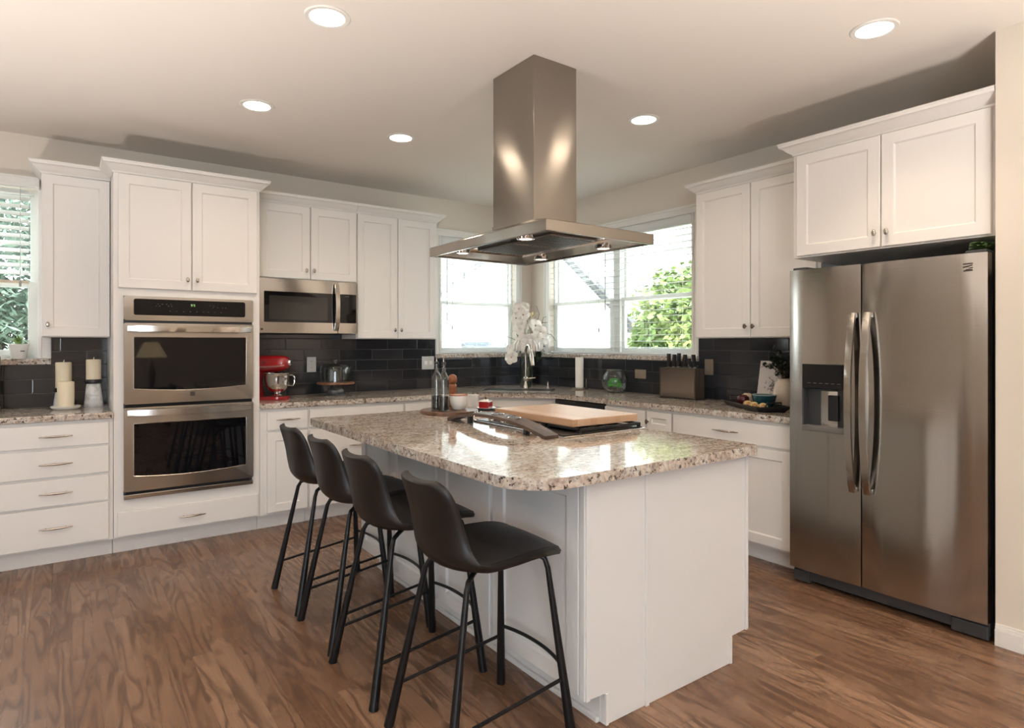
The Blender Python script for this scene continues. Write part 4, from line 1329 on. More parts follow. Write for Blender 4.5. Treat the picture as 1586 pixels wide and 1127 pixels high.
bw = obj('mixing_bowl', MB().lathe([(0, .034), (.040, .034), (.042, .040), (.030, .050), (.030, .056), (.052, .066), (.078, .088), (.094, .125), (.099, .170), (.101, .206), (.105, .209), (.103, .213), (.098, .211), (.095, .170), (.090, .125), (.074, .092), (.045, .070), (0, .068)], (.065, 0, 0), 40), 'steel_mirror', mx_, True, 50)
hp = [(.065 + .098 * .62, .098 * .78, .19), (.065 + .128 * .62, .128 * .78, .192), (.065 + .148 * .62, .148 * .78, .175), (.065 + .148 * .62, .148 * .78, .13), (.065 + .135 * .62, .135 * .78, .106), (.065 + .088 * .62, .088 * .78, .110)]
hp = [(.065 + (math.hypot(p[0] - .065, p[1])) * math.cos(R(42)), math.hypot(p[0] - .065, p[1]) * math.sin(R(42)), p[2]) for p in hp]
obj('bowl_handle', MB().tube(hp, .0055, 8), 'steel_mirror', bw, True)
obj('speed_lever', MB().tube([(-.02, -.068, .300), (-.02, -.085, .300)], .006, 10), 'black', hd2, True)

# ------------------------------------------------------------------ cake stand with dome
cs = thing('cake_stand', 'wooden cake stand on a galvanised foot, on the counter right of the mixer', 'cake stand', (-2.262, -.27, CT))
obj('foot', MB().lathe([(0, CT), (.080, CT), (.082, CT + .006), (.074, CT + .016), (.060, CT + .024), (.066, CT + .034), (.064, CT + .050), (.040, CT + .074), (.034, CT + .088), (.046, CT + .096), (0, CT + .096)], (-2.262, -.27, 0), 40), 'galv', cs, True, 50)
obj('plate', MB().lathe([(0, CT + .0962), (.148, CT + .0962), (.152, CT + .100), (.152, CT + .110), (.149, CT + .113), (0, CT + .113)], (-2.262, -.27, 0), 48), 'cakewood', cs, True)
zc = CT + .1134
dm = thing('glass_dome', 'clear glass dome cover standing on the cake stand', 'cake dome', (-2.262, -.27, zc))
obj('dome', MB().lathe([(.124, zc), (.125, zc + .105), (.120, zc + .128), (.105, zc + .142), (.06, zc + .150), (0, zc + .152), (0, zc + .149), (.058, zc + .147), (.102, zc + .139), (.117, zc + .126), (.122, zc + .104), (.121, zc)], (-2.262, -.27, 0), 48), 'glass', dm, True, 60)
obj('knob', MB().lathe([(0, zc + .152), (.009, zc + .152), (.008, zc + .160), (.016, zc + .170), (.015, zc + .182), (0, zc + .187)], (-2.262, -.27, 0), 24), 'glass', dm, True, 60)
for k, (dx, dy) in enumerate(((-.055, -.02), (.055, -.03), (0.0, .055))):
    tm = tag(obj('drinking_glass', MB().lathe([(0, zc + .001), (.030, zc + .001), (.032, zc + .004), (.036, zc + .104), (.034, zc + .104), (.030, zc + .010), (0, zc + .008)], (-2.262 + dx, -.27 + dy, 0), 28), 'glass', smooth=True),
        ['small clear tumbler under the glass dome, on the left', 'small clear tumbler under the glass dome, on the right', 'small clear tumbler at the back under the glass dome'][k], 'glass', 'tumblers under the glass dome')

# ------------------------------------------------------------------ sink corner
fa = thing('kitchen_faucet', 'tall brushed nickel gooseneck faucet at the corner sink', 'faucet', (-.43, -.46, CT))
obj('base', MB().lathe([(0, CT), (.030, CT), (.030, CT + .006), (.026, CT + .010), (.0225, CT + .06), (.0225, CT + .078), (.027, CT + .084), (.027, CT + .092), (.022, CT + .098), (.016, CT + .108), (0, CT + .108)], (-.43, -.46, 0), 28), 'nickel', fa, True, 50)
gp = []
dirx = Vector((-.62, -.78, 0)).normalized()
side = Vector((.64, -.60, 0))
for z in (CT + .10, CT + .20, CT + .30): gp.append(Vector((-.43, -.46, z)))
for k in range(1, 13):
    a = PI * k / 12 * .94
    gp.append(Vector((-.43, -.46, CT + .33)) + (dirx * .72 + side * .38) * (.082 * (1 - math.cos(a))) + Vector((0, 0, .085 * math.sin(a))))
obj('gooseneck', MB().tube(gp, .0125, 14), 'nickel', fa, True, 60)
d_ = (gp[-1] - gp[-2]).normalized()
obj('spray_head', MB().tube([gp[-1], gp[-1] + d_ * .02, gp[-1] + d_ * .03, gp[-1] + d_ * .13], [.014, .015, .019, .021], 16), 'nickel', fa, True, 60)
obj('lever', MB().tube([(-.43, -.46, CT + .088), (-.40, -.492, CT + .092), (-.365, -.53, CT + .098)], [.010, .008, .007], 10), 'nickel', fa, True)
sk = thing('sink', 'undermounted steel sink set in the granite corner', 'sink', (-.66, -.66, CT))
SC = Vector((-.64, -.64)); sd = Vector((.72, -.69)).normalized(); sn = Vector((-sd.y, sd.x))
def sk_pt(a, b): q = SC + sd * a + sn * b; return (q.x, q.y)
out_ = rounded([sk_pt(-.33, -.17), sk_pt(.33, -.17), sk_pt(.33, .15), sk_pt(-.33, .15)], [.05] * 4, 6)
in_ = rounded([sk_pt(-.32, -.16), sk_pt(.32, -.16), sk_pt(.32, .14), sk_pt(-.32, .14)], [.045] * 4, 6)
mb = MB()
V = [[mb.bm.verts.new((x, y, z)) for x, y in L] for L, z in ((out_, CT + .0002), (out_, CT + .0012), (in_, CT + .0014), (in_, CT + .0004))]
for a, b in zip(V, V[1:]):
    for k in range(len(a)): mb.bm.faces.new((a[k], b[k], b[(k + 1) % len(a)], a[(k + 1) % len(a)]))
obj('rim', mb, 'steel_plain', sk)
obj('basin', MB().prism(in_, CT + .0003, CT + .0008), 'filter', sk)
sd_ = thing('soap_dispenser', 'small nickel soap pump on the counter right of the faucet', 'soap dispenser', (-.25, -.58, CT))
obj('collar', MB().lathe([(0, CT), (.018, CT), (.017, CT + .008), (.010, CT + .014), (.009, CT + .045), (0, CT + .045)], (-.25, -.58, 0), 20), 'nickel', sd_, True)
obj('spout', MB().tube([(-.25, -.58, CT + .044), (-.25, -.58, CT + .058), (-.265, -.60, CT + .062), (-.29, -.63, CT + .056)], [.011, .011, .007, .005], 12), 'nickel', sd_, True)

# vase with white flowers
vx, vy = -.285, -.285
vs = thing('flower_vase', 'tall clear glass cylinder vase in the corner behind the faucet', 'vase', (vx, vy, CT))
obj('cylinder', MB().lathe([(0, CT), (.066, CT), (.067, CT + .004), (.067, CT + .375), (.064, CT + .375), (.063, CT + .018), (0, CT + .015)], (vx, vy, 0), 40), glass('vase_glass', (.84, .86, .82), .10), vs, True)
bq = thing('flower_bouquet', 'arrangement of white orchids and lilies standing in the glass vase', 'flowers', (vx, vy, CT + .016))
tw = MB()
ZF = CT + .37
for k in range(9):
    a = k * 2.4; r0_ = .03
    tw.tube([(vx + r0_ * math.cos(a), vy + r0_ * math.sin(a), CT + .02), (vx - .02 * math.cos(a), vy - .02 * math.sin(a), CT + .22), (vx + .05 * math.cos(a), vy + .05 * math.sin(a), ZF + .05), (vx + .10 * math.cos(a), vy + .10 * math.sin(a), ZF + .14 + .02 * (k % 4))], .004, 6)
obj('stems', tw, simple('flower_stem', (.10, .13, .06), .6), bq, True)
# picture-plane helper axes at the vase: r to the right as one faces the corner, q towards the room
rr_ = Vector((.80, -.60, 0)); qq_ = Vector((-.60, -.80, 0))
VC = Vector((vx, vy, 0))
def vp(a, q, z): return VC + rr_ * a + qq_ * q + Vector((0, 0, z))
tws = MB()
for path in ([(.0, 0, ZF), (.01, .0, ZF + .28), (-.02, .0, ZF + .42), (-.005, 0, ZF + .47), (.03, 0, ZF + .455)], [(.02, 0, ZF), (.10, 0, ZF + .24), (.13, 0, ZF + .36), (.10, .0, ZF + .44)], [(.02, .02, ZF), (.14, .02, ZF + .20), (.17, 0, ZF + .32), (.20, 0, ZF + .33)],
             [(.05, .0, ZF), (.20, 0, ZF + .16), (.25, 0, ZF + .15), (.30, .0, ZF + .08)], [(-.02, .0, ZF), (-.12, 0, ZF + .10), (-.2, 0, ZF + .13)], [(.0, .03, ZF), (.12, .03, ZF + .24), (.16, .02, ZF + .27), (.21, .0, ZF + .27)], [(-.02, .03, ZF), (-.06, .03, ZF + .15), (-.05, .03, ZF + .26)]):
    tws.tube([vp(*p) for p in path], [.0042] + [.003] * (len(path) - 2) + [.0018], 6)
obj('twigs', tws, 'twig', bq, True)
def blossom(c, nrm, r, petals=5, name='blossom', mat='petal', eye=True):
    n = Vector(nrm).normalized()
    t1 = n.cross(Vector((0, 0, 1))); t1 = t1.normalized() if t1.length > .01 else Vector((1, 0, 0)); t2 = n.cross(t1)
    mb = MB()
    for k in range(petals):
        a = 2 * PI * k / petals + rnd.uniform(-.15, .15)
        d = t1 * math.cos(a) + t2 * math.sin(a)
        s_ = n.cross(d)
        rows = []
        for (f, w) in ((.05, .10), (.3, .36), (.6, .52), (.85, .38), (1, .10)):
            lift = n * (r * (.10 + .28 * math.sin(f * 2.2) - .22 * f * f))
            c0 = Vector(c) + d * (r * f) + lift
            rows.append([mb.bm.verts.new(c0 - s_ * r * w + n * r * .06), mb.bm.verts.new(c0 - n * r * .03), mb.bm.verts.new(c0 + s_ * r * w + n * r * .06)])
        for a_, b_ in zip(rows, rows[1:]):
            for j in (0, 1): mb.bm.faces.new((a_[j], b_[j], b_[j + 1], a_[j + 1]))
    o = obj(name, mb, mat, bq, True, 80, solid=False)
    if eye:
        obj('flower_heart', MB().sphere(Vector(c) + n * r * .16, r * .13, 10, 8), 'petal_eye', o, True)
FL = [(-.075, .03, .40, .075), (-.035, .06, .345, .07), (-.10, .05, .31, .065), (-.02, .02, .42, .06), (.085, .06, .235, .075), (.135, .07, .17, .075), (.16, .04, .11, .07), (.10, .09, .12, .065),
      (-.03, .10, .07, .09), (.045, .12, .085, .08), (.0, .13, .04, .08), (-.075, .09, .045, .06), (.10, .10, .03, .06), (-.145, .10, -.08, .075), (-.05, .07, .25, .055), (.12, .07, .035, .05), (-.16, .05, .01, .05), (-.07, .06, .19, .05)]
for a, q, z, r_ in FL:
    blossom(vp(a, q, ZF + z), qq_ + rr_ * (a * 2.2 + rnd.uniform(-.3, .3)) + Vector((0, 0, rnd.uniform(-.1, .35))), r_, rnd.choice((5, 5, 6)), eye=r_ > .058)
# draped white lily petals over the rim and tall buds
mb = MB()
for k in range(10):
    a = -.10 + .2 * k / 9
    leaf_blade(mb, vp(a * .3, .06, ZF + .10), vp(a * 1.3, .13 + .03 * math.sin(k), ZF - .06 + .05 * abs(a) * 10), .020, .35)
for k in range(6): leaf_blade(mb, vp(.0, .0, ZF + .08), vp(-.03 + .015 * k, .0, ZF + .26 + .012 * k), .022, .1)
obj('lily_petals', mb, 'petal', bq, solid=False)
mb = MB()
for k in range(9): leaf_blade(mb, vp(.055, 0, ZF + .30), vp(.02 + .012 * k, .02 * math.sin(k), ZF + .385 - .005 * abs(k - 4)), .011, .1)
obj('cream_buds', mb, 'lily', bq, solid=False)
mb = MB()
for k in range(16):
    a = rnd.uniform(-.16, .19); z = rnd.uniform(-.10, .10)
    if -.05 < a < .06 and z < .02: a += .13
    leaf_blade(mb, vp(a * .4, .03, ZF + .02), vp(a, .05, ZF + z), .030, .2)
for k in range(5): leaf_blade(mb, vp(.12, .04, ZF), vp(.11 + .018 * k, .05, ZF - .13 + .02 * k), .026, .1)
obj('leaves', mb, 'leaf', bq, solid=False)

# paper towels
pt = thing('paper_towel_holder', 'metal paper towel stand with round base below the double window', 'paper towel holder', (-.13, -.895, CT))
qx, qy = -.13, -.900
obj('base', MB().lathe([(0, CT), (.080, CT), (.082, CT + .004), (.078, CT + .012), (.02, CT + .014), (0, CT + .014)], (qx, qy, 0), 36), 'darknickel', pt, True)
obj('rod', MB().tube([(qx, qy, CT + .012), (qx, qy, CT + .315), (qx, qy, CT + .316), (qx, qy, CT + .33)], [.005, .005, .008, .004], 12), 'darknickel', pt, True)
obj('side_arm', MB().tube([(qx + .02, qy - .075, CT + .012), (qx + .02, qy - .075, CT + .10)], .0038, 8), 'nickel', pt, True)
tag(obj('paper_towel_roll', MB().lathe([(.012, CT + .0145), (.038, CT + .0145), (.038, CT + .298), (.037, CT + .300), (.012, CT + .300), (.012, CT + .0145)], (qx, qy, 0), 36), 'paper', smooth=True), 'white paper towel roll on the stand below the double window', 'paper towels')

# fish bowl
bx, by = -.135, -1.362
bo = thing('glass_bowl', 'round clear glass fish bowl on the counter under the double window', 'fish bowl', (bx, by, CT))
prof = [(0, CT), (.060, CT), (.085, CT + .018), (.108, CT + .055), (.115, CT + .10), (.106, CT + .145), (.082, CT + .178), (.070, CT + .186), (.080, CT + .198), (.084, CT + .203), (.080, CT + .203), (.066, CT + .187), (.078, CT + .174), (.102, CT + .143), (.111, CT + .10), (.104, CT + .057), (.082, CT + .023), (0, CT + .006)]
obj('bowl', MB().lathe(prof, (bx, by, 0), 40), 'glass_smoke', bo, True, 60)
mb = MB()
for k in range(60):
    a = rnd.uniform(0, 2 * PI); r_ = math.sqrt(rnd.random()) * .078
    mb.sphere((bx + r_ * math.cos(a), by + r_ * math.sin(a), CT + .016 + rnd.uniform(0, .012)), rnd.uniform(.007, .011), 8, 6)
gv = tag(obj('gravel', mb, simple('gravel', (.16, .14, .12), .5), smooth=True), 'dark pebbles lying at the bottom of the glass fish bowl', 'pebbles'); gv['kind'] = 'stuff'
mb = MB()
for k in range(420):
    a = rnd.uniform(0, 2 * PI); e = rnd.uniform(-.6, PI / 2); 
    c0 = Vector((bx - .025, by - .022, CT + .075))
    d = Vector((math.cos(a) * math.cos(e), math.sin(a) * math.cos(e), math.sin(e) * .8))
    leaf_blade(mb, c0, c0 + d * rnd.uniform(.050, .072), .0045, .1)
tag(obj('aquatic_plant', mb, 'grassgreen', solid=False), 'bright green tufted plant inside the glass fish bowl', 'plant')

# knife block
kx0, kx1, ky0, ky1 = -.205, -.095, -2.268, -1.926
kb = thing('knife_block', 'wide flat-fronted steel and wood knife block right of the double window sill', 'knife block', (-.15, -2.09, CT))
M['kb_wood'] = wood('smoky_walnut', (.105, .075, .055), (.055, .038, .028), (18, 18, 3), .35, 16)
obj('body', MB().box((kx0 + .004, ky0, CT + .006), (kx1, ky1, CT + .238), bev=.004), 'kb_wood', kb)
obj('base', MB().box((kx0 - .006, ky0 - .012, CT), (kx1 + .006, ky1 + .012, CT + .006), bev=.002), 'black', kb)
obj('front_panel', MB().box((kx0 - .0005, ky0 + .012, CT + .012), (kx0 + .0038, ky1 - .010, CT + .232), bev=.001), simple('bronze_front', (.27, .22, .18), .20, .85), kb)
mb = MB()
mb.box((kx0 - .003, ky0, CT + .006), (kx0 + .004, ky0 + .011, CT + .240), bev=.001); mb.box((kx0 - .003, ky1 - .008, CT + .006), (kx0 + .004, ky1, CT + .240), bev=.001); mb.box((kx0 - .003, ky0, CT + .233), (kx0 + .004, ky1, CT + .240), bev=.001)
obj('front_frame', mb, 'darknickel', kb)
kh = [(-1.972, .118, .0, 'first'), (-2.022, .112, .05, 'second'), (-2.068, .122, .03, 'third'), (-2.128, .112, .02, 'fourth'), (-2.172, .082, -.04, 'fifth'), (-2.222, .112, -.12, 'sixth'), (-2.100, .075, .0, 'short')]
for y, L, lean, nm in kh:
    kx = -.150 + (.03 if nm == 'short' else 0)
    kt = thing('kitchen_knife', ('short black-handled knife at the back of the knife block' if nm == 'short' else 'black-handled kitchen knife, %s from the left in the knife block' % nm), 'knife', (kx, y, CT + .2384), 'knives in the block')
    z0 = CT + .2386
    dy = -lean * .12
    hb = MB()
    P = []
    for (zz, o) in ((z0 + .010, 0), (z0 + L * .95, dy)):
        for (a, b) in ((-.0095, -.0145), (.0095, -.0145), (.0095, .0145), (-.0095, .0145)):
            P.append((kx + a, y + o + b, zz))
    hb.hexa(P, .004)
    h_ = obj('handle', hb, 'black', kt, True, 40)
    rv = MB()
    for f in (.3, .55, .8): rv.lathe([(0, -.0102), (.0025, -.0102), (.0025, -.009), (0, -.009)], (kx, y + dy * f, z0 + L * f), 8, 'X')
    obj('rivets', rv, 'nickel', h_)
    obj('bolster', MB().box((kx - .008, y - .012, z0), (kx + .008, y + .012, z0 + .011), bev=.001), 'steel_plain', kt)

# tray corner next to the fridge
tc = Vector((-.347, -2.846)); td = Vector((-.26, -.40)).normalized(); tn = Vector((td.y, -td.x))
if tn.x > 0: tn = -tn
TL, TW_ = .275, .115
def tp(a, b): q = tc + td * a + tn * b; return (q.x, q.y)
tr = thing('serving_tray', 'black rimmed serving tray on the counter against the refrigerator', 'tray', (tc.x, tc.y, CT))
mb = MB()
def tl(a, b, z): return [(*tp(-a, -b), z), (*tp(a, -b), z), (*tp(a, b), z), (*tp(-a, b), z)]
V = [[mb.bm.verts.new(p) for p in L] for L in (tl(TL - .03, TW_ - .03, CT), tl(TL, TW_, CT + .034), tl(TL - .004, TW_ - .004, CT + .036), tl(TL - .033, TW_ - .033, CT + .006))]
for a, b in zip(V, V[1:]):
    for k in range(4): mb.bm.faces.new((a[k], a[(k + 1) % 4], b[(k + 1) % 4], b[k]))
mb.bm.faces.new(V[0][::-1]); mb.bm.faces.new(V[-1])
obj('tray_body', mb, 'black', tr)
for s_ in (-1, 1):
    p = [(*tp(s_ * (TL - .010), -.05), CT + .034), (*tp(s_ * (TL + .004), -.045), CT + .062), (*tp(s_ * (TL + .004), .045), CT + .062), (*tp(s_ * (TL - .010), .05), CT + .034)]
    obj('handle', MB().tube(p, .005, 8), 'black', tr, True)
TZ = CT + .0062
def fruit(label, a, b, r, mat, cut):
    x, y = tp(a, b)
    t = thing('fruit', label, 'fruit', (x, y, TZ), 'dried fruit halves on the black tray' if cut else None)
    z = TZ + r * .8
    obj('flesh', MB().sphere((x, y, z), r, 20, 14, (1, 1, .8)), mat, t, True)
    if cut:
        dirv = Vector((-.75, -.66, .1)).normalized()
        cface = Vector((x, y, z)) + dirv * r * .55
        q = dirv.to_track_quat('Z', 'Y')
        mb = MB(); bmesh.ops.create_cone(mb.bm, cap_ends=True, segments=20, radius1=r * .80, radius2=r * .74, depth=r * .5, matrix=Matrix.Translation(cface) @ q.to_matrix().to_4x4())
        obj('cut_face', mb, simple('fruit_face', (.66, .47, .18), .5), t, True)
        mb = MB()
        for k in range(5):
            ang = 2 * PI * k / 5
            mb.sphere(cface + dirv * r * .26 + q @ Vector((math.cos(ang), math.sin(ang), 0)) * r * .25, r * .17, 8, 6)
        obj('seeds', mb, 'potrim', t, True)
fruit('yellow halved fruit on the tray, left of the other halves', .015, .050, .030, 'yellow', True)
fruit('yellow halved fruit on the tray, middle of the three halves', .105, .050, .030, 'yellow', True)
fruit('yellow halved fruit on the tray, closest to the refrigerator', .235, .07, .030, 'yellow', True) if False else fruit('yellow halved fruit on the tray, closest to the refrigerator', .190, .030, .030, 'yellow', True)
x, y = tp(-.125, .02)
t = thing('apple', 'dark red apple with pale blush lying at the left end of the black tray', 'apple', (x, y, TZ))
obj('skin', MB().lathe([(0, TZ + .010), (.012, TZ), (.032, TZ + .010), (.042, TZ + .035), (.038, TZ + .060), (.022, TZ + .072), (.008, TZ + .068), (0, TZ + .062)], (x, y, 0), 24), 'apple', t, True, 70)
obj('stem', MB().tube([(x, y, TZ + .063), (x + .004, y, TZ + .084)], .0018, 6), 'twig', t)
x, y = tp(-.195, -.040)
t = thing('apple', 'pale striped apple behind the dark red one on the black tray', 'apple', (x, y, TZ))
obj('skin', MB().lathe([(0, TZ + .010), (.012, TZ), (.032, TZ + .012), (.041, TZ + .038), (.036, TZ + .066), (.020, TZ + .078), (.008, TZ + .074), (0, TZ + .068)], (x, y, 0), 24), simple('pale_apple', (.66, .50, .38), .3), t, True, 70)
obj('stem', MB().tube([(x, y, TZ + .069), (x + .004, y, TZ + .090)], .0018, 6), 'twig', t)
# teal bowl with wire rim
x, y = tp(.045, -.092)
x, y = tp(.055, -.042)
t = thing('serving_bowl', 'dark teal glazed bowl standing on the black tray', 'bowl', (x, y, TZ))
obj('bowl', MB().lathe([(0, TZ), (.040, TZ), (.044, TZ + .006), (.066, TZ + .035), (.076, TZ + .078), (.077, TZ + .086), (.072, TZ + .086), (.060, TZ + .036), (0, TZ + .014)], (x, y, 0), 36), 'teal', t, True, 60)
obj('rim', MB().lathe([(.077, TZ + .0855), (.079, TZ + .090), (.072, TZ + .092), (.071, TZ + .0865), (.077, TZ + .0855)], (x, y, 0), 36), simple('pale_rim', (.35, .40, .38), .2), t, True)
# framed recipe card leaning on tiles
M['card'] = simple('card_paper', (.74, .68, .64), .6)
cd = thing('recipe_card', 'white card with dark floral print leaning against tiles behind the tray', 'card', (-.10, -2.80, CT))
def cdp(a, b, o): 
    # a across (towards -y), b up the leaning board
    return (-.088 + b * .20 + o * -.98, -2.700 - a, CT + .0025 + b * .98 + o * .2)
mb = MB(); mb.hexa([cdp(0, 0, 0), cdp(.185, 0, 0), cdp(.185, 0, .010), cdp(0, 0, .010), cdp(0, .31, 0), cdp(.185, .31, 0), cdp(.185, .31, .010), cdp(0, .31, .010)], .002)
obj('board', mb, 'card', cd)
mb = MB()
for k in range(90):
    a = .110 + rnd.gauss(0, .022); b = .13 + rnd.gauss(0, .035); s_ = rnd.uniform(.003, .009)
    a = min(max(a, .03), .16); b = min(max(b, .05), .27)
    mb.prism([(a + s_ * (.55 + .45 * math.cos(3 * q + k)) * math.cos(q), b + s_ * (.55 + .45 * math.cos(3 * q + k)) * math.sin(q)) for q in [2 * PI * i / 14 for i in range(14)]], .0101 + .000004 * k, .0106 + .000004 * k, f=cdp)
obj('floral_print', mb, simple('print_ink', (.16, .12, .13), .6), cd)
# cream jar with eucalyptus
jx, jy = -.172, -2.955
t = thing('plant_jar', 'round cream jar holding dark leafy branches beside the refrigerator', 'plant', (jx, jy, CT))
obj('jar', MB().lathe([(0, CT), (.045, CT), (.056, CT + .02), (.069, CT + .075), (.069, CT + .115), (.056, CT + .165), (.040, CT + .185), (.042, CT + .197), (.034, CT + .197), (.034, CT + .18), (0, CT + .17)], (jx, jy, 0), 36), 'cream', t, True, 60)
mb = MB(); st = MB()
for k in range(13):
    a = rnd.uniform(0, 2 * PI); R_ = rnd.uniform(.05, .13); H = rnd.uniform(.08, .21)
    ex = min(jx + R_ * math.cos(a), -.105); ey = max(jy + R_ * math.sin(a) + .04, -3.19)
    P = [Vector((jx, jy, CT + .18)), Vector((jx + (ex - jx) * .5, jy + (ey - jy) * .4, CT + .20 + H * .6)), Vector((ex, ey, CT + .19 + H))]
    st.tube(P, .0022, 5)
    for j in range(11):
        f = .25 + .75 * j / 10
        c0 = P[0].lerp(P[1], min(f * 2, 1)) if f < .5 else P[1].lerp(P[2], f * 2 - 1)
        d = Vector((rnd.uniform(-1, .2), rnd.uniform(-1, 1), rnd.uniform(-.5, .7))).normalized()
        e = c0 + d * rnd.uniform(.028, .045)
        e.x = min(e.x, -.085)
        leaf_blade(mb, c0, e, .014, .1)
obj('branches', st, 'twig', t); obj('leaves', mb, 'leaf', t, solid=False)
# trailing plant on top of the fridge
t = thing('potted_plant', 'green leafy plant peeking out above the right end of the refrigerator', 'plant', (-.615, -4.19, 1.743))
obj('pot', MB().lathe([(0, 1.7425), (.026, 1.7425), (.032, 1.775), (.028, 1.775), (0, 1.770)], (-.56, -4.192, 0), 20), 'potrim', t, True)
mb = MB()
for k in range(46):
    a = rnd.uniform(0, 2 * PI); z = rnd.uniform(1.788, 1.818)
    c0 = Vector((-.575, -4.19, 1.782))
    e = Vector((-.600 + .085 * math.cos(a), min(max(-4.185 + .055 * math.sin(a), -4.235), -4.135), z))
    leaf_blade(mb, c0, e, .024, .15)
obj('leaves', mb, 'leaf2', t, solid=False)

# ------------------------------------------------------------------ island things
WB_ = Vector((-2.140, -1.905))
t = tag(obj('serving_board', MB().lathe([(0, .9142), (.176, .9142), (.180, .918), (.180, .932), (.176, .9355), (0, .9355)], (WB_.x, WB_.y, 0), 56), 'acacia', smooth=True), 'round dark wooden serving board under the oil bottles on the island', 'serving board')
BZ = .9357
def oil_bottle(label, x, y):
    t = thing('oil_bottle', label, 'bottle', (x, y, BZ), 'glass cruets with pour spouts')
    z = BZ
    obj('bottle', MB().lathe([(0, z), (.032, z), (.0335, z + .003), (.0335, z + .185), (.031, z + .205), (.018, z + .228), (.0125, z + .240), (.0125, z + .272), (.015, z + .273), (.015, z + .280), (.010, z + .280), (.0105, z + .240), (.016, z + .226), (.029, z + .203), (.0315, z + .185), (.0315, z + .005), (0, z + .004)], (x, y, 0), 32), 'glass_smoke', t, True, 50)
    obj('liquid', MB().lathe([(0, z + .0045), (.031, z + .0052), (.031, z + .088), (0, z + .088)], (x, y, 0), 32), 'vinegar', t, True)
    sp_ = obj('stopper', MB().lathe([(0, z + .262), (.0095, z + .262), (.0095, z + .281), (.0155, z + .282), (.015, z + .292), (.006, z + .300), (0, z + .300)], (x, y, 0), 20), 'black', t, True)
    obj('pour_spout', MB().tube([(x, y, z + .297), (x, y, z + .325), (x - .006, y - .006, z + .340), (x - .014, y - .013, z + .346)], [.0045, .0038, .0034, .003], 10), 'chrome', sp_, True)
oil_bottle('tall glass cruet half full of dark vinegar, left of the pair', -2.206, -1.860)
oil_bottle('tall glass cruet half full of dark vinegar, right of the pair', -2.208, -1.950)
x, y = -2.040, -1.775
t = thing('pepper_mill', 'reddish brown wooden pepper mill behind the glass cruets', 'pepper mill', (x, y, BZ))
z = BZ
obj('body', MB().lathe([(0, z), (.027, z), (.028, z + .004), (.027, z + .03), (.021, z + .065), (.020, z + .09), (.0255, z + .125), (.026, z + .140), (.018, z + .150), (0, z + .150)], (x, y, 0), 28), 'mill', t, True, 60)
obj('cap', MB().lathe([(0, z + .1505), (.018, z + .1505), (.027, z + .160), (.029, z + .180), (.024, z + .200), (.010, z + .209), (0, z + .210)], (x, y, 0), 28), 'mill', t, True, 60)
x, y = -2.085, -1.925
t = thing('ceramic_cup', 'white ceramic cup with brown rim beside the glass cruets', 'cup', (x, y, BZ))
z = BZ
obj('cup', MB().lathe([(0, z), (.036, z), (.040, z + .003), (.052, z + .030), (.056, z + .062), (.056, z + .088), (.052, z + .088), (.051, z + .060), (.044, z + .028), (0, z + .012)], (x, y, 0), 36), 'ceramic', t, True, 60)
obj('glazed_rim', MB().lathe([(.0562, z + .085), (.0572, z + .090), (.054, z + .0925), (.0515, z + .090), (.0515, z + .0882)], (x, y, 0), 36), 'potrim', t, True)
x, y = -1.862, -1.735
z = .9142
tag(obj('ramekin', MB().lathe([(0, z), (.034, z), (.036, z + .004), (.042, z + .078), (.045, z + .082), (.045, z + .088), (.040, z + .088), (.036, z + .010), (0, z + .008)], (x, y, 0), 36), 'ceramic', smooth=True), 'small white ramekin between brown-rimmed cup and red dish', 'ramekin')
x, y = -1.855, -1.885
tag(obj('slate_trivet', MB().prism(rounded([(x - .115, y - .075), (x + .085, y - .075), (x + .085, y + .075), (x - .115, y + .075)], [.02] * 4), .9142, .9202, .001), 'black'), 'thin black slate trivet under the red dish on the island', 'trivet')
tag(obj('saucer', MB().lathe([(0, .9204), (.045, .9204), (.066, .928), (.068, .930), (.064, .9305), (.044, .9245), (0, .924)], (x, y, 0), 36), 'ceramic', smooth=True), 'white saucer on black trivet under the little red dish', 'saucer')
t = thing('covered_dish', 'little red square covered dish with white top on the saucer', 'dish', (x, y, .9245))
a0 = R(32)
def rot(p, c_=(x, y), a=a0): return (c_[0] + p[0] * math.cos(a) - p[1] * math.sin(a), c_[1] + p[0] * math.sin(a) + p[1] * math.cos(a))
obj('dish', MB().prism([rot(p) for p in ((-.034, -.034), (.034, -.034), (.034, .034), (-.034, .034))], .9248, .968, .006), 'red', t, True, 35)
mb = MB()
V = [[mb.bm.verts.new((*rot((sx * w, sy * w)), zz)) for sx, sy in ((-1, -1), (1, -1), (1, 1), (-1, 1))] for w, zz in ((.033, .9682), (.033, .971), (.012, .982))]
for a, b in zip(V, V[1:]):
    for k in range(4): mb.bm.faces.new((a[k], a[(k + 1) % 4], b[(k + 1) % 4], b[k]))
mb.bm.faces.new(V[0]); mb.bm.faces.new(V[-1])
lid = obj('lid', mb, 'ceramic', t)
obj('finial', MB().lathe([(0, .981), (.004, .981), (.004, .986), (.007, .990), (.006, .996), (0, .998)], (x, y, 0), 14), 'twig', lid, True)

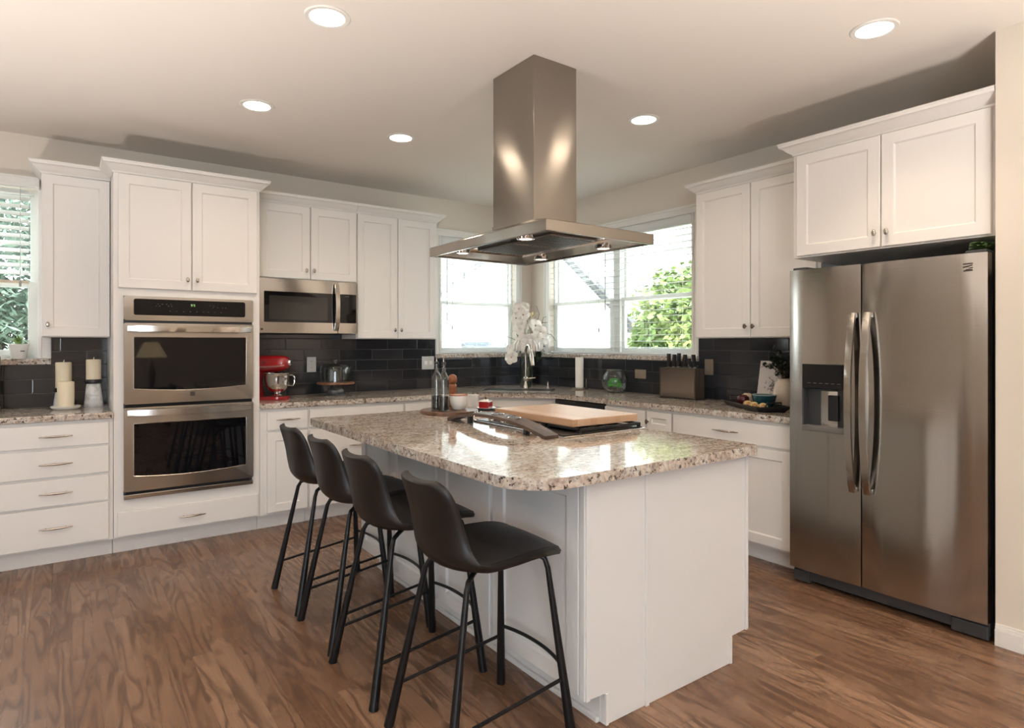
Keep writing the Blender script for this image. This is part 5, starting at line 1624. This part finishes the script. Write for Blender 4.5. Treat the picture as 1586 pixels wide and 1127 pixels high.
# arched barrel-stave candle tray
st_ = thing('barrel_stave_tray', 'arched dark barrel-stave tray with metal cup rings on the island', 'tray', (-2.28, -2.65, .914))
SXc, SY0, SY1, SH = -2.302, -2.225, -3.085, .056
def stz(y):
    tt = (y - (SY0 + SY1) / 2) / ((SY0 - SY1) / 2)
    return .9145 + SH * (1 - tt * tt)
mb = MB()
n = 36
P0 = []
for i in range(n + 1):
    y = SY0 + (SY1 - SY0) * i / n
    tt = abs((y - (SY0 + SY1) / 2) / ((SY0 - SY1) / 2))
    hw = .053 - .012 * tt * tt
    z = stz(y)
    P0.append([mb.bm.verts.new(p) for p in ((SXc - hw, y, z), (SXc + hw, y, z), (SXc + hw, y, z + .016), (SXc - hw, y, z + .016))])
for a, b in zip(P0, P0[1:]):
    for k in range(4): mb.bm.faces.new((a[k], a[(k + 1) % 4], b[(k + 1) % 4], b[k]))
mb.bm.faces.new(P0[0]); mb.bm.faces.new(P0[-1])
obj('stave', mb, 'stave', st_, True, 30)
for y in (-2.50, -2.66, -2.80):
    z = stz(y) + .0165
    obj('cup_ring', MB().lathe([(.028, z - .002), (.033, z - .002), (.034, z + .003), (.030, z + .005), (.028, z + .003), (.028, z - .002)], (SXc, y, 0), 28), 'chrome', st_, True)
    obj('cup_well', MB().lathe([(0, z + .0005), (.027, z + .0005), (.027, z + .002), (0, z + .002)], (SXc, y, 0), 24), 'black', st_)
for y in (-2.40, -2.90):
    obj('foot', MB().box((SXc - .012, y - .012, .9142), (SXc + .012, y + .012, stz(y) + .001), bev=.002), 'black', st_)
fx = MB()
for y in (-2.52, -2.66, -2.80):
    fx.tube([(SXc - .050, y, stz(y) + .004), (SXc - .062, y - .008, stz(y) - .004), (SXc - .056, y - .02, stz(y) - .004)], .0022, 6)
obj('wire_hooks', fx, 'chrome', st_, True)

# ------------------------------------------------------------------ outside
struct('ground', MB().box((-30, .3, -.75), (40, 50, -.65)).box((.3, -30, -.75), (40, .3, -.65)), 'bounce_ground')
ho = thing('neighbor_house', 'white sided neighbouring house with grey roof seen through the blinds', 'house', (8, 14, -.65))
mb = MB()
mb.box((-1.0, 9.0, -.65), (14, 16, 3.0))
hw = obj('wall', mb, 'siding', ho)
rf = MB()
rf.hexa([(-1.6, 8.3, 2.75), (14.5, 8.3, 2.75), (14.5, 12.5, 5.2), (-1.6, 12.5, 5.2), (-1.6, 8.3, 2.93), (14.5, 8.3, 2.93), (14.5, 12.5, 5.38), (-1.6, 12.5, 5.38)])
obj('roof', rf, 'shingle', ho)
obj('fascia', MB().box((-1.6, 8.24, 2.68), (14.5, 8.32, 2.95)), 'trim', ho)
gb = MB()
gb.prism([(2.2, 1.8), (9.0, 1.8), (9.0, 1.93), (5.6, 4.34), (2.2, 1.93)], 7.2, 9.0, f=lambda x, z, y: (x, y, z))
gb.box((2.2, 7.2, -.65), (9.0, 9.0, 1.8))
obj('gable_wall', gb, 'siding', ho)
gr_ = MB()
gr_.hexa([(1.8, 6.9, 1.65), (5.6, 6.9, 4.35), (5.6, 9.2, 4.35), (1.8, 9.2, 1.65), (1.8, 6.9, 1.80), (5.6, 6.9, 4.50), (5.6, 9.2, 4.50), (1.8, 9.2, 1.80)])
gr_.hexa([(5.6, 6.9, 4.35), (9.4, 6.9, 1.65), (9.4, 9.2, 1.65), (5.6, 9.2, 4.35), (5.6, 6.9, 4.50), (9.4, 6.9, 1.80), (9.4, 9.2, 1.80), (5.6, 9.2, 4.50)])
obj('gable_roof', gr_, 'shingle', ho)
obj('porch_roof', MB().hexa([(2.95, 4.9, .62), (5.9, 4.9, .62), (5.9, 7.19, 1.25), (3.55, 7.19, 1.25), (2.95, 4.9, .74), (5.9, 4.9, .74), (5.9, 7.19, 1.37), (3.55, 7.19, 1.37)]), 'shingle_dark', ho)
obj('porch_post', MB().box((3.1, 5.0, -.65), (3.25, 5.15, .62)).box((5.6, 5.0, -.65), (5.75, 5.15, .62)), 'trim', ho)
h2 = thing('neighbor_house', 'pale house wall and eave seen through the double window behind the tree', 'house', (9, 2, -.65))
obj('wall', MB().box((7.0, -6, -.65), (12, 4.5, 3.2)), 'siding', h2)
obj('roof', MB().hexa([(6.2, -6.5, 2.95), (12.5, -6.5, 5.4), (12.5, 5.2, 5.4), (6.2, 5.2, 2.95), (6.2, -6.5, 3.15), (12.5, -6.5, 5.6), (12.5, 5.2, 5.6), (6.2, 5.2, 3.15)]), 'shingle', h2)
obj('fascia', MB().box((6.12, -6.5, 2.9), (6.2, 5.2, 3.17)), 'trim', h2)
def leafy_tree(name, label, cat, base, trunk_h, blobs, n, leaf, mat, needle=False, seed=1, group=None):
    r_ = random.Random(seed)
    t = thing(name, label, cat, base, group)
    top = max(b[0][2] + b[1] * .6 for b in blobs)
    cx_ = sum(b[0][0] for b in blobs) / len(blobs); cy_ = sum(b[0][1] for b in blobs) / len(blobs)
    tr_ = MB().tube([base, (base[0], base[1], base[2] + trunk_h * .5), (cx_, cy_, top - .3)], [.10, .08, .02], 10)
    for (c_, rad) in blobs: tr_.tube([(base[0], base[1], base[2] + trunk_h * .6), ((base[0] + c_[0]) / 2, (base[1] + c_[1]) / 2, c_[2] - rad * .5), c_], [.04, .025, .008], 6)
    obj('trunk', tr_, 'bark', t, True)
    mb = MB()
    tot = sum(b[1] ** 2 for b in blobs)
    for (c_, rad) in blobs:
        for k in range(int(n * rad ** 2 / tot)):
            d = Vector((r_.gauss(0, 1), r_.gauss(0, 1), r_.gauss(0, 1))).normalized()
            p = Vector(c_) + d * rad * r_.uniform(.55, 1.05)
            o = Vector((r_.uniform(-1, 1), r_.uniform(-1, 1), r_.uniform(-.9, .5))).normalized()
            L = leaf * r_.uniform(.7, 1.3)
            s_ = o.cross(Vector((r_.uniform(-1, 1), r_.uniform(-1, 1), r_.uniform(-1, 1)))).normalized() * (L * (.10 if needle else .32))
            v = [mb.bm.verts.new(q) for q in (p, p + o * L * .5 + s_, p + o * L, p + o * L * .5 - s_)]
            mb.bm.faces.new(v)
    obj('foliage', mb, mat, t, solid=False)
leafy_tree('leafy_tree', 'bright green leafy tree outside the right half of the double window', 'tree', (3.0, .35, -.65), 1.2,
           [((3.0, .35, 1.75), .72), ((3.15, .85, 1.25), .55), ((2.9, -.35, 1.55), .75), ((3.1, .25, .75), .75), ((3.0, -.6, .8), .7), ((2.8, .75, .70), .45), ((3.1, -.2, 2.15), .45)], 15000, .10, 'tree', seed=3)
leafy_tree('spruce_tree', 'grey-green spruce outside the window at the left edge', 'tree', (-4.7, 3.6, -.65), 3.0,
           [((-4.7, 3.6, .4), 1.0), ((-4.7, 3.6, 1.2), .9), ((-4.7, 3.6, 2.0), .72), ((-4.7, 3.6, 2.7), .5), ((-4.0, 3.9, 1.0), .6), ((-5.4, 3.7, 1.1), .6)], 14000, .17, 'spruce', True, 5)
# ------------------------------------------------------------------ living area behind the camera (lamp and table seen in reflections; uplights and frames added)
lx, ly = -2.93, -7.5
lt = thing('table_lamp', 'lit table lamp with cream shade, mirrored in the upper oven glass', 'lamp', (lx, ly, .62))
obj('base', MB().lathe([(0, .6205), (.08, .6205), (.08, .635), (.03, .65), (.05, .75), (.06, .85), (.03, .98), (.012, 1.02), (.012, 1.16), (0, 1.16)], (lx, ly, 0), 28), 'darknickel', lt, True)
sm = NT('lamp_shade'); sm.p(Base_Color=(.75, .62, .42, 1), Roughness=.9, Emission_Color=(1, .72, .38, 1), Emission_Strength=1.1)
obj('lamp_shade', MB().lathe([(.225, 1.12), (.10, 1.36), (.098, 1.36), (.222, 1.12)], (lx, ly, 0), 36), sm.m, lt, True)
et = thing('side_table', 'dark side table under the lamp, mirrored in the upper oven glass', 'table', (lx, ly, 0))
obj('top', MB().box((lx - .26, ly - .26, .59), (lx + .26, ly + .26, .62), bev=.004), 'stave', et)
for sx in (-1, 1):
    for sy in (-1, 1):
        obj('leg', MB().box((lx + sx * .22 - .02, ly + sy * .22 - .02, 0), (lx + sx * .22 + .02, ly + sy * .22 + .02, .5898)), 'stave', et)
def fill_uplighter(x, y, label, power):  # lamps added out of view to brighten the kitchen ceiling
    t = thing('fill_uplight', label, 'lamp', (x, y, 0))
    obj('can', MB().lathe([(0, 0), (.26, 0), (.265, .004), (.265, .246), (.258, .25), (.25, .246), (.25, .17), (0, .17)], (x, y, 0), 32), 'darknickel', t, True)
    obj('bulb', MB().lathe([(0, .1705), (.10, .172), (.10, .178), (0, .180)], (x, y, 0), 24), 'lamp_emit', t)
    l = bpy.data.lights.new('uplight', 'SPOT')
    l.energy = power; l.color = (1.0, .94, .88); l.shadow_soft_size = .24; l.spot_size = R(132); l.spot_blend = .7
    o = bpy.data.objects.new('uplight', l); COL.objects.link(o)
    o.parent = t; o.location = (0, 0, .262); o.rotation_euler = (PI, 0, 0)
fill_uplighter(-5.3, -3.0, 'added unseen drum uplight filling the ceiling, left of the bar stools', 230)
fill_uplighter(-4.7, -6.3, 'added unseen drum uplight filling the ceiling, in the middle of the living room', 270)
fill_uplighter(-2.3, -6.1, 'added unseen drum uplight filling the ceiling, by the partition wall', 280)
FRR = lambda u, w, z: (u, REAR_Y + w, z)
FSD = lambda u, w, z: (SIDE_X + w, u, z)
def frame4(name, f, u0, u1, z0, z1, bars):  # frames added around the unseen fill lights on solid walls
    mb = MB()
    for a, b in ((u0 - .08, u0), (u1, u1 + .08)): mb.box((a, .001, z0 - .08), (b, .05, z1 + .08), f=f, bev=.004)
    mb.box((u0, .001, z1), (u1, .05, z1 + .08), f=f, bev=.004); mb.box((u0, .001, z0 - .08), (u1, .05, z0), f=f, bev=.004)
    for u in bars: mb.box((u - .03, .022, z0), (u + .03, .05, z1), f=f, bev=.003)
    return struct(name, mb, 'trim')
frame4('fill_frame_1', FRR, REAR_L[0], REAR_L[1], REAR_L[2], REAR_L[3], [REAR_L[0] + (REAR_L[1] - REAR_L[0]) * k / 3 for k in (1, 2)])
frame4('fill_frame_2', FSD, SIDE_L[0], SIDE_L[1], SIDE_L[2], SIDE_L[3], [(SIDE_L[0] + SIDE_L[1]) / 2])

for o in bpy.data.objects:
    if '_local' in o: del o['_local']
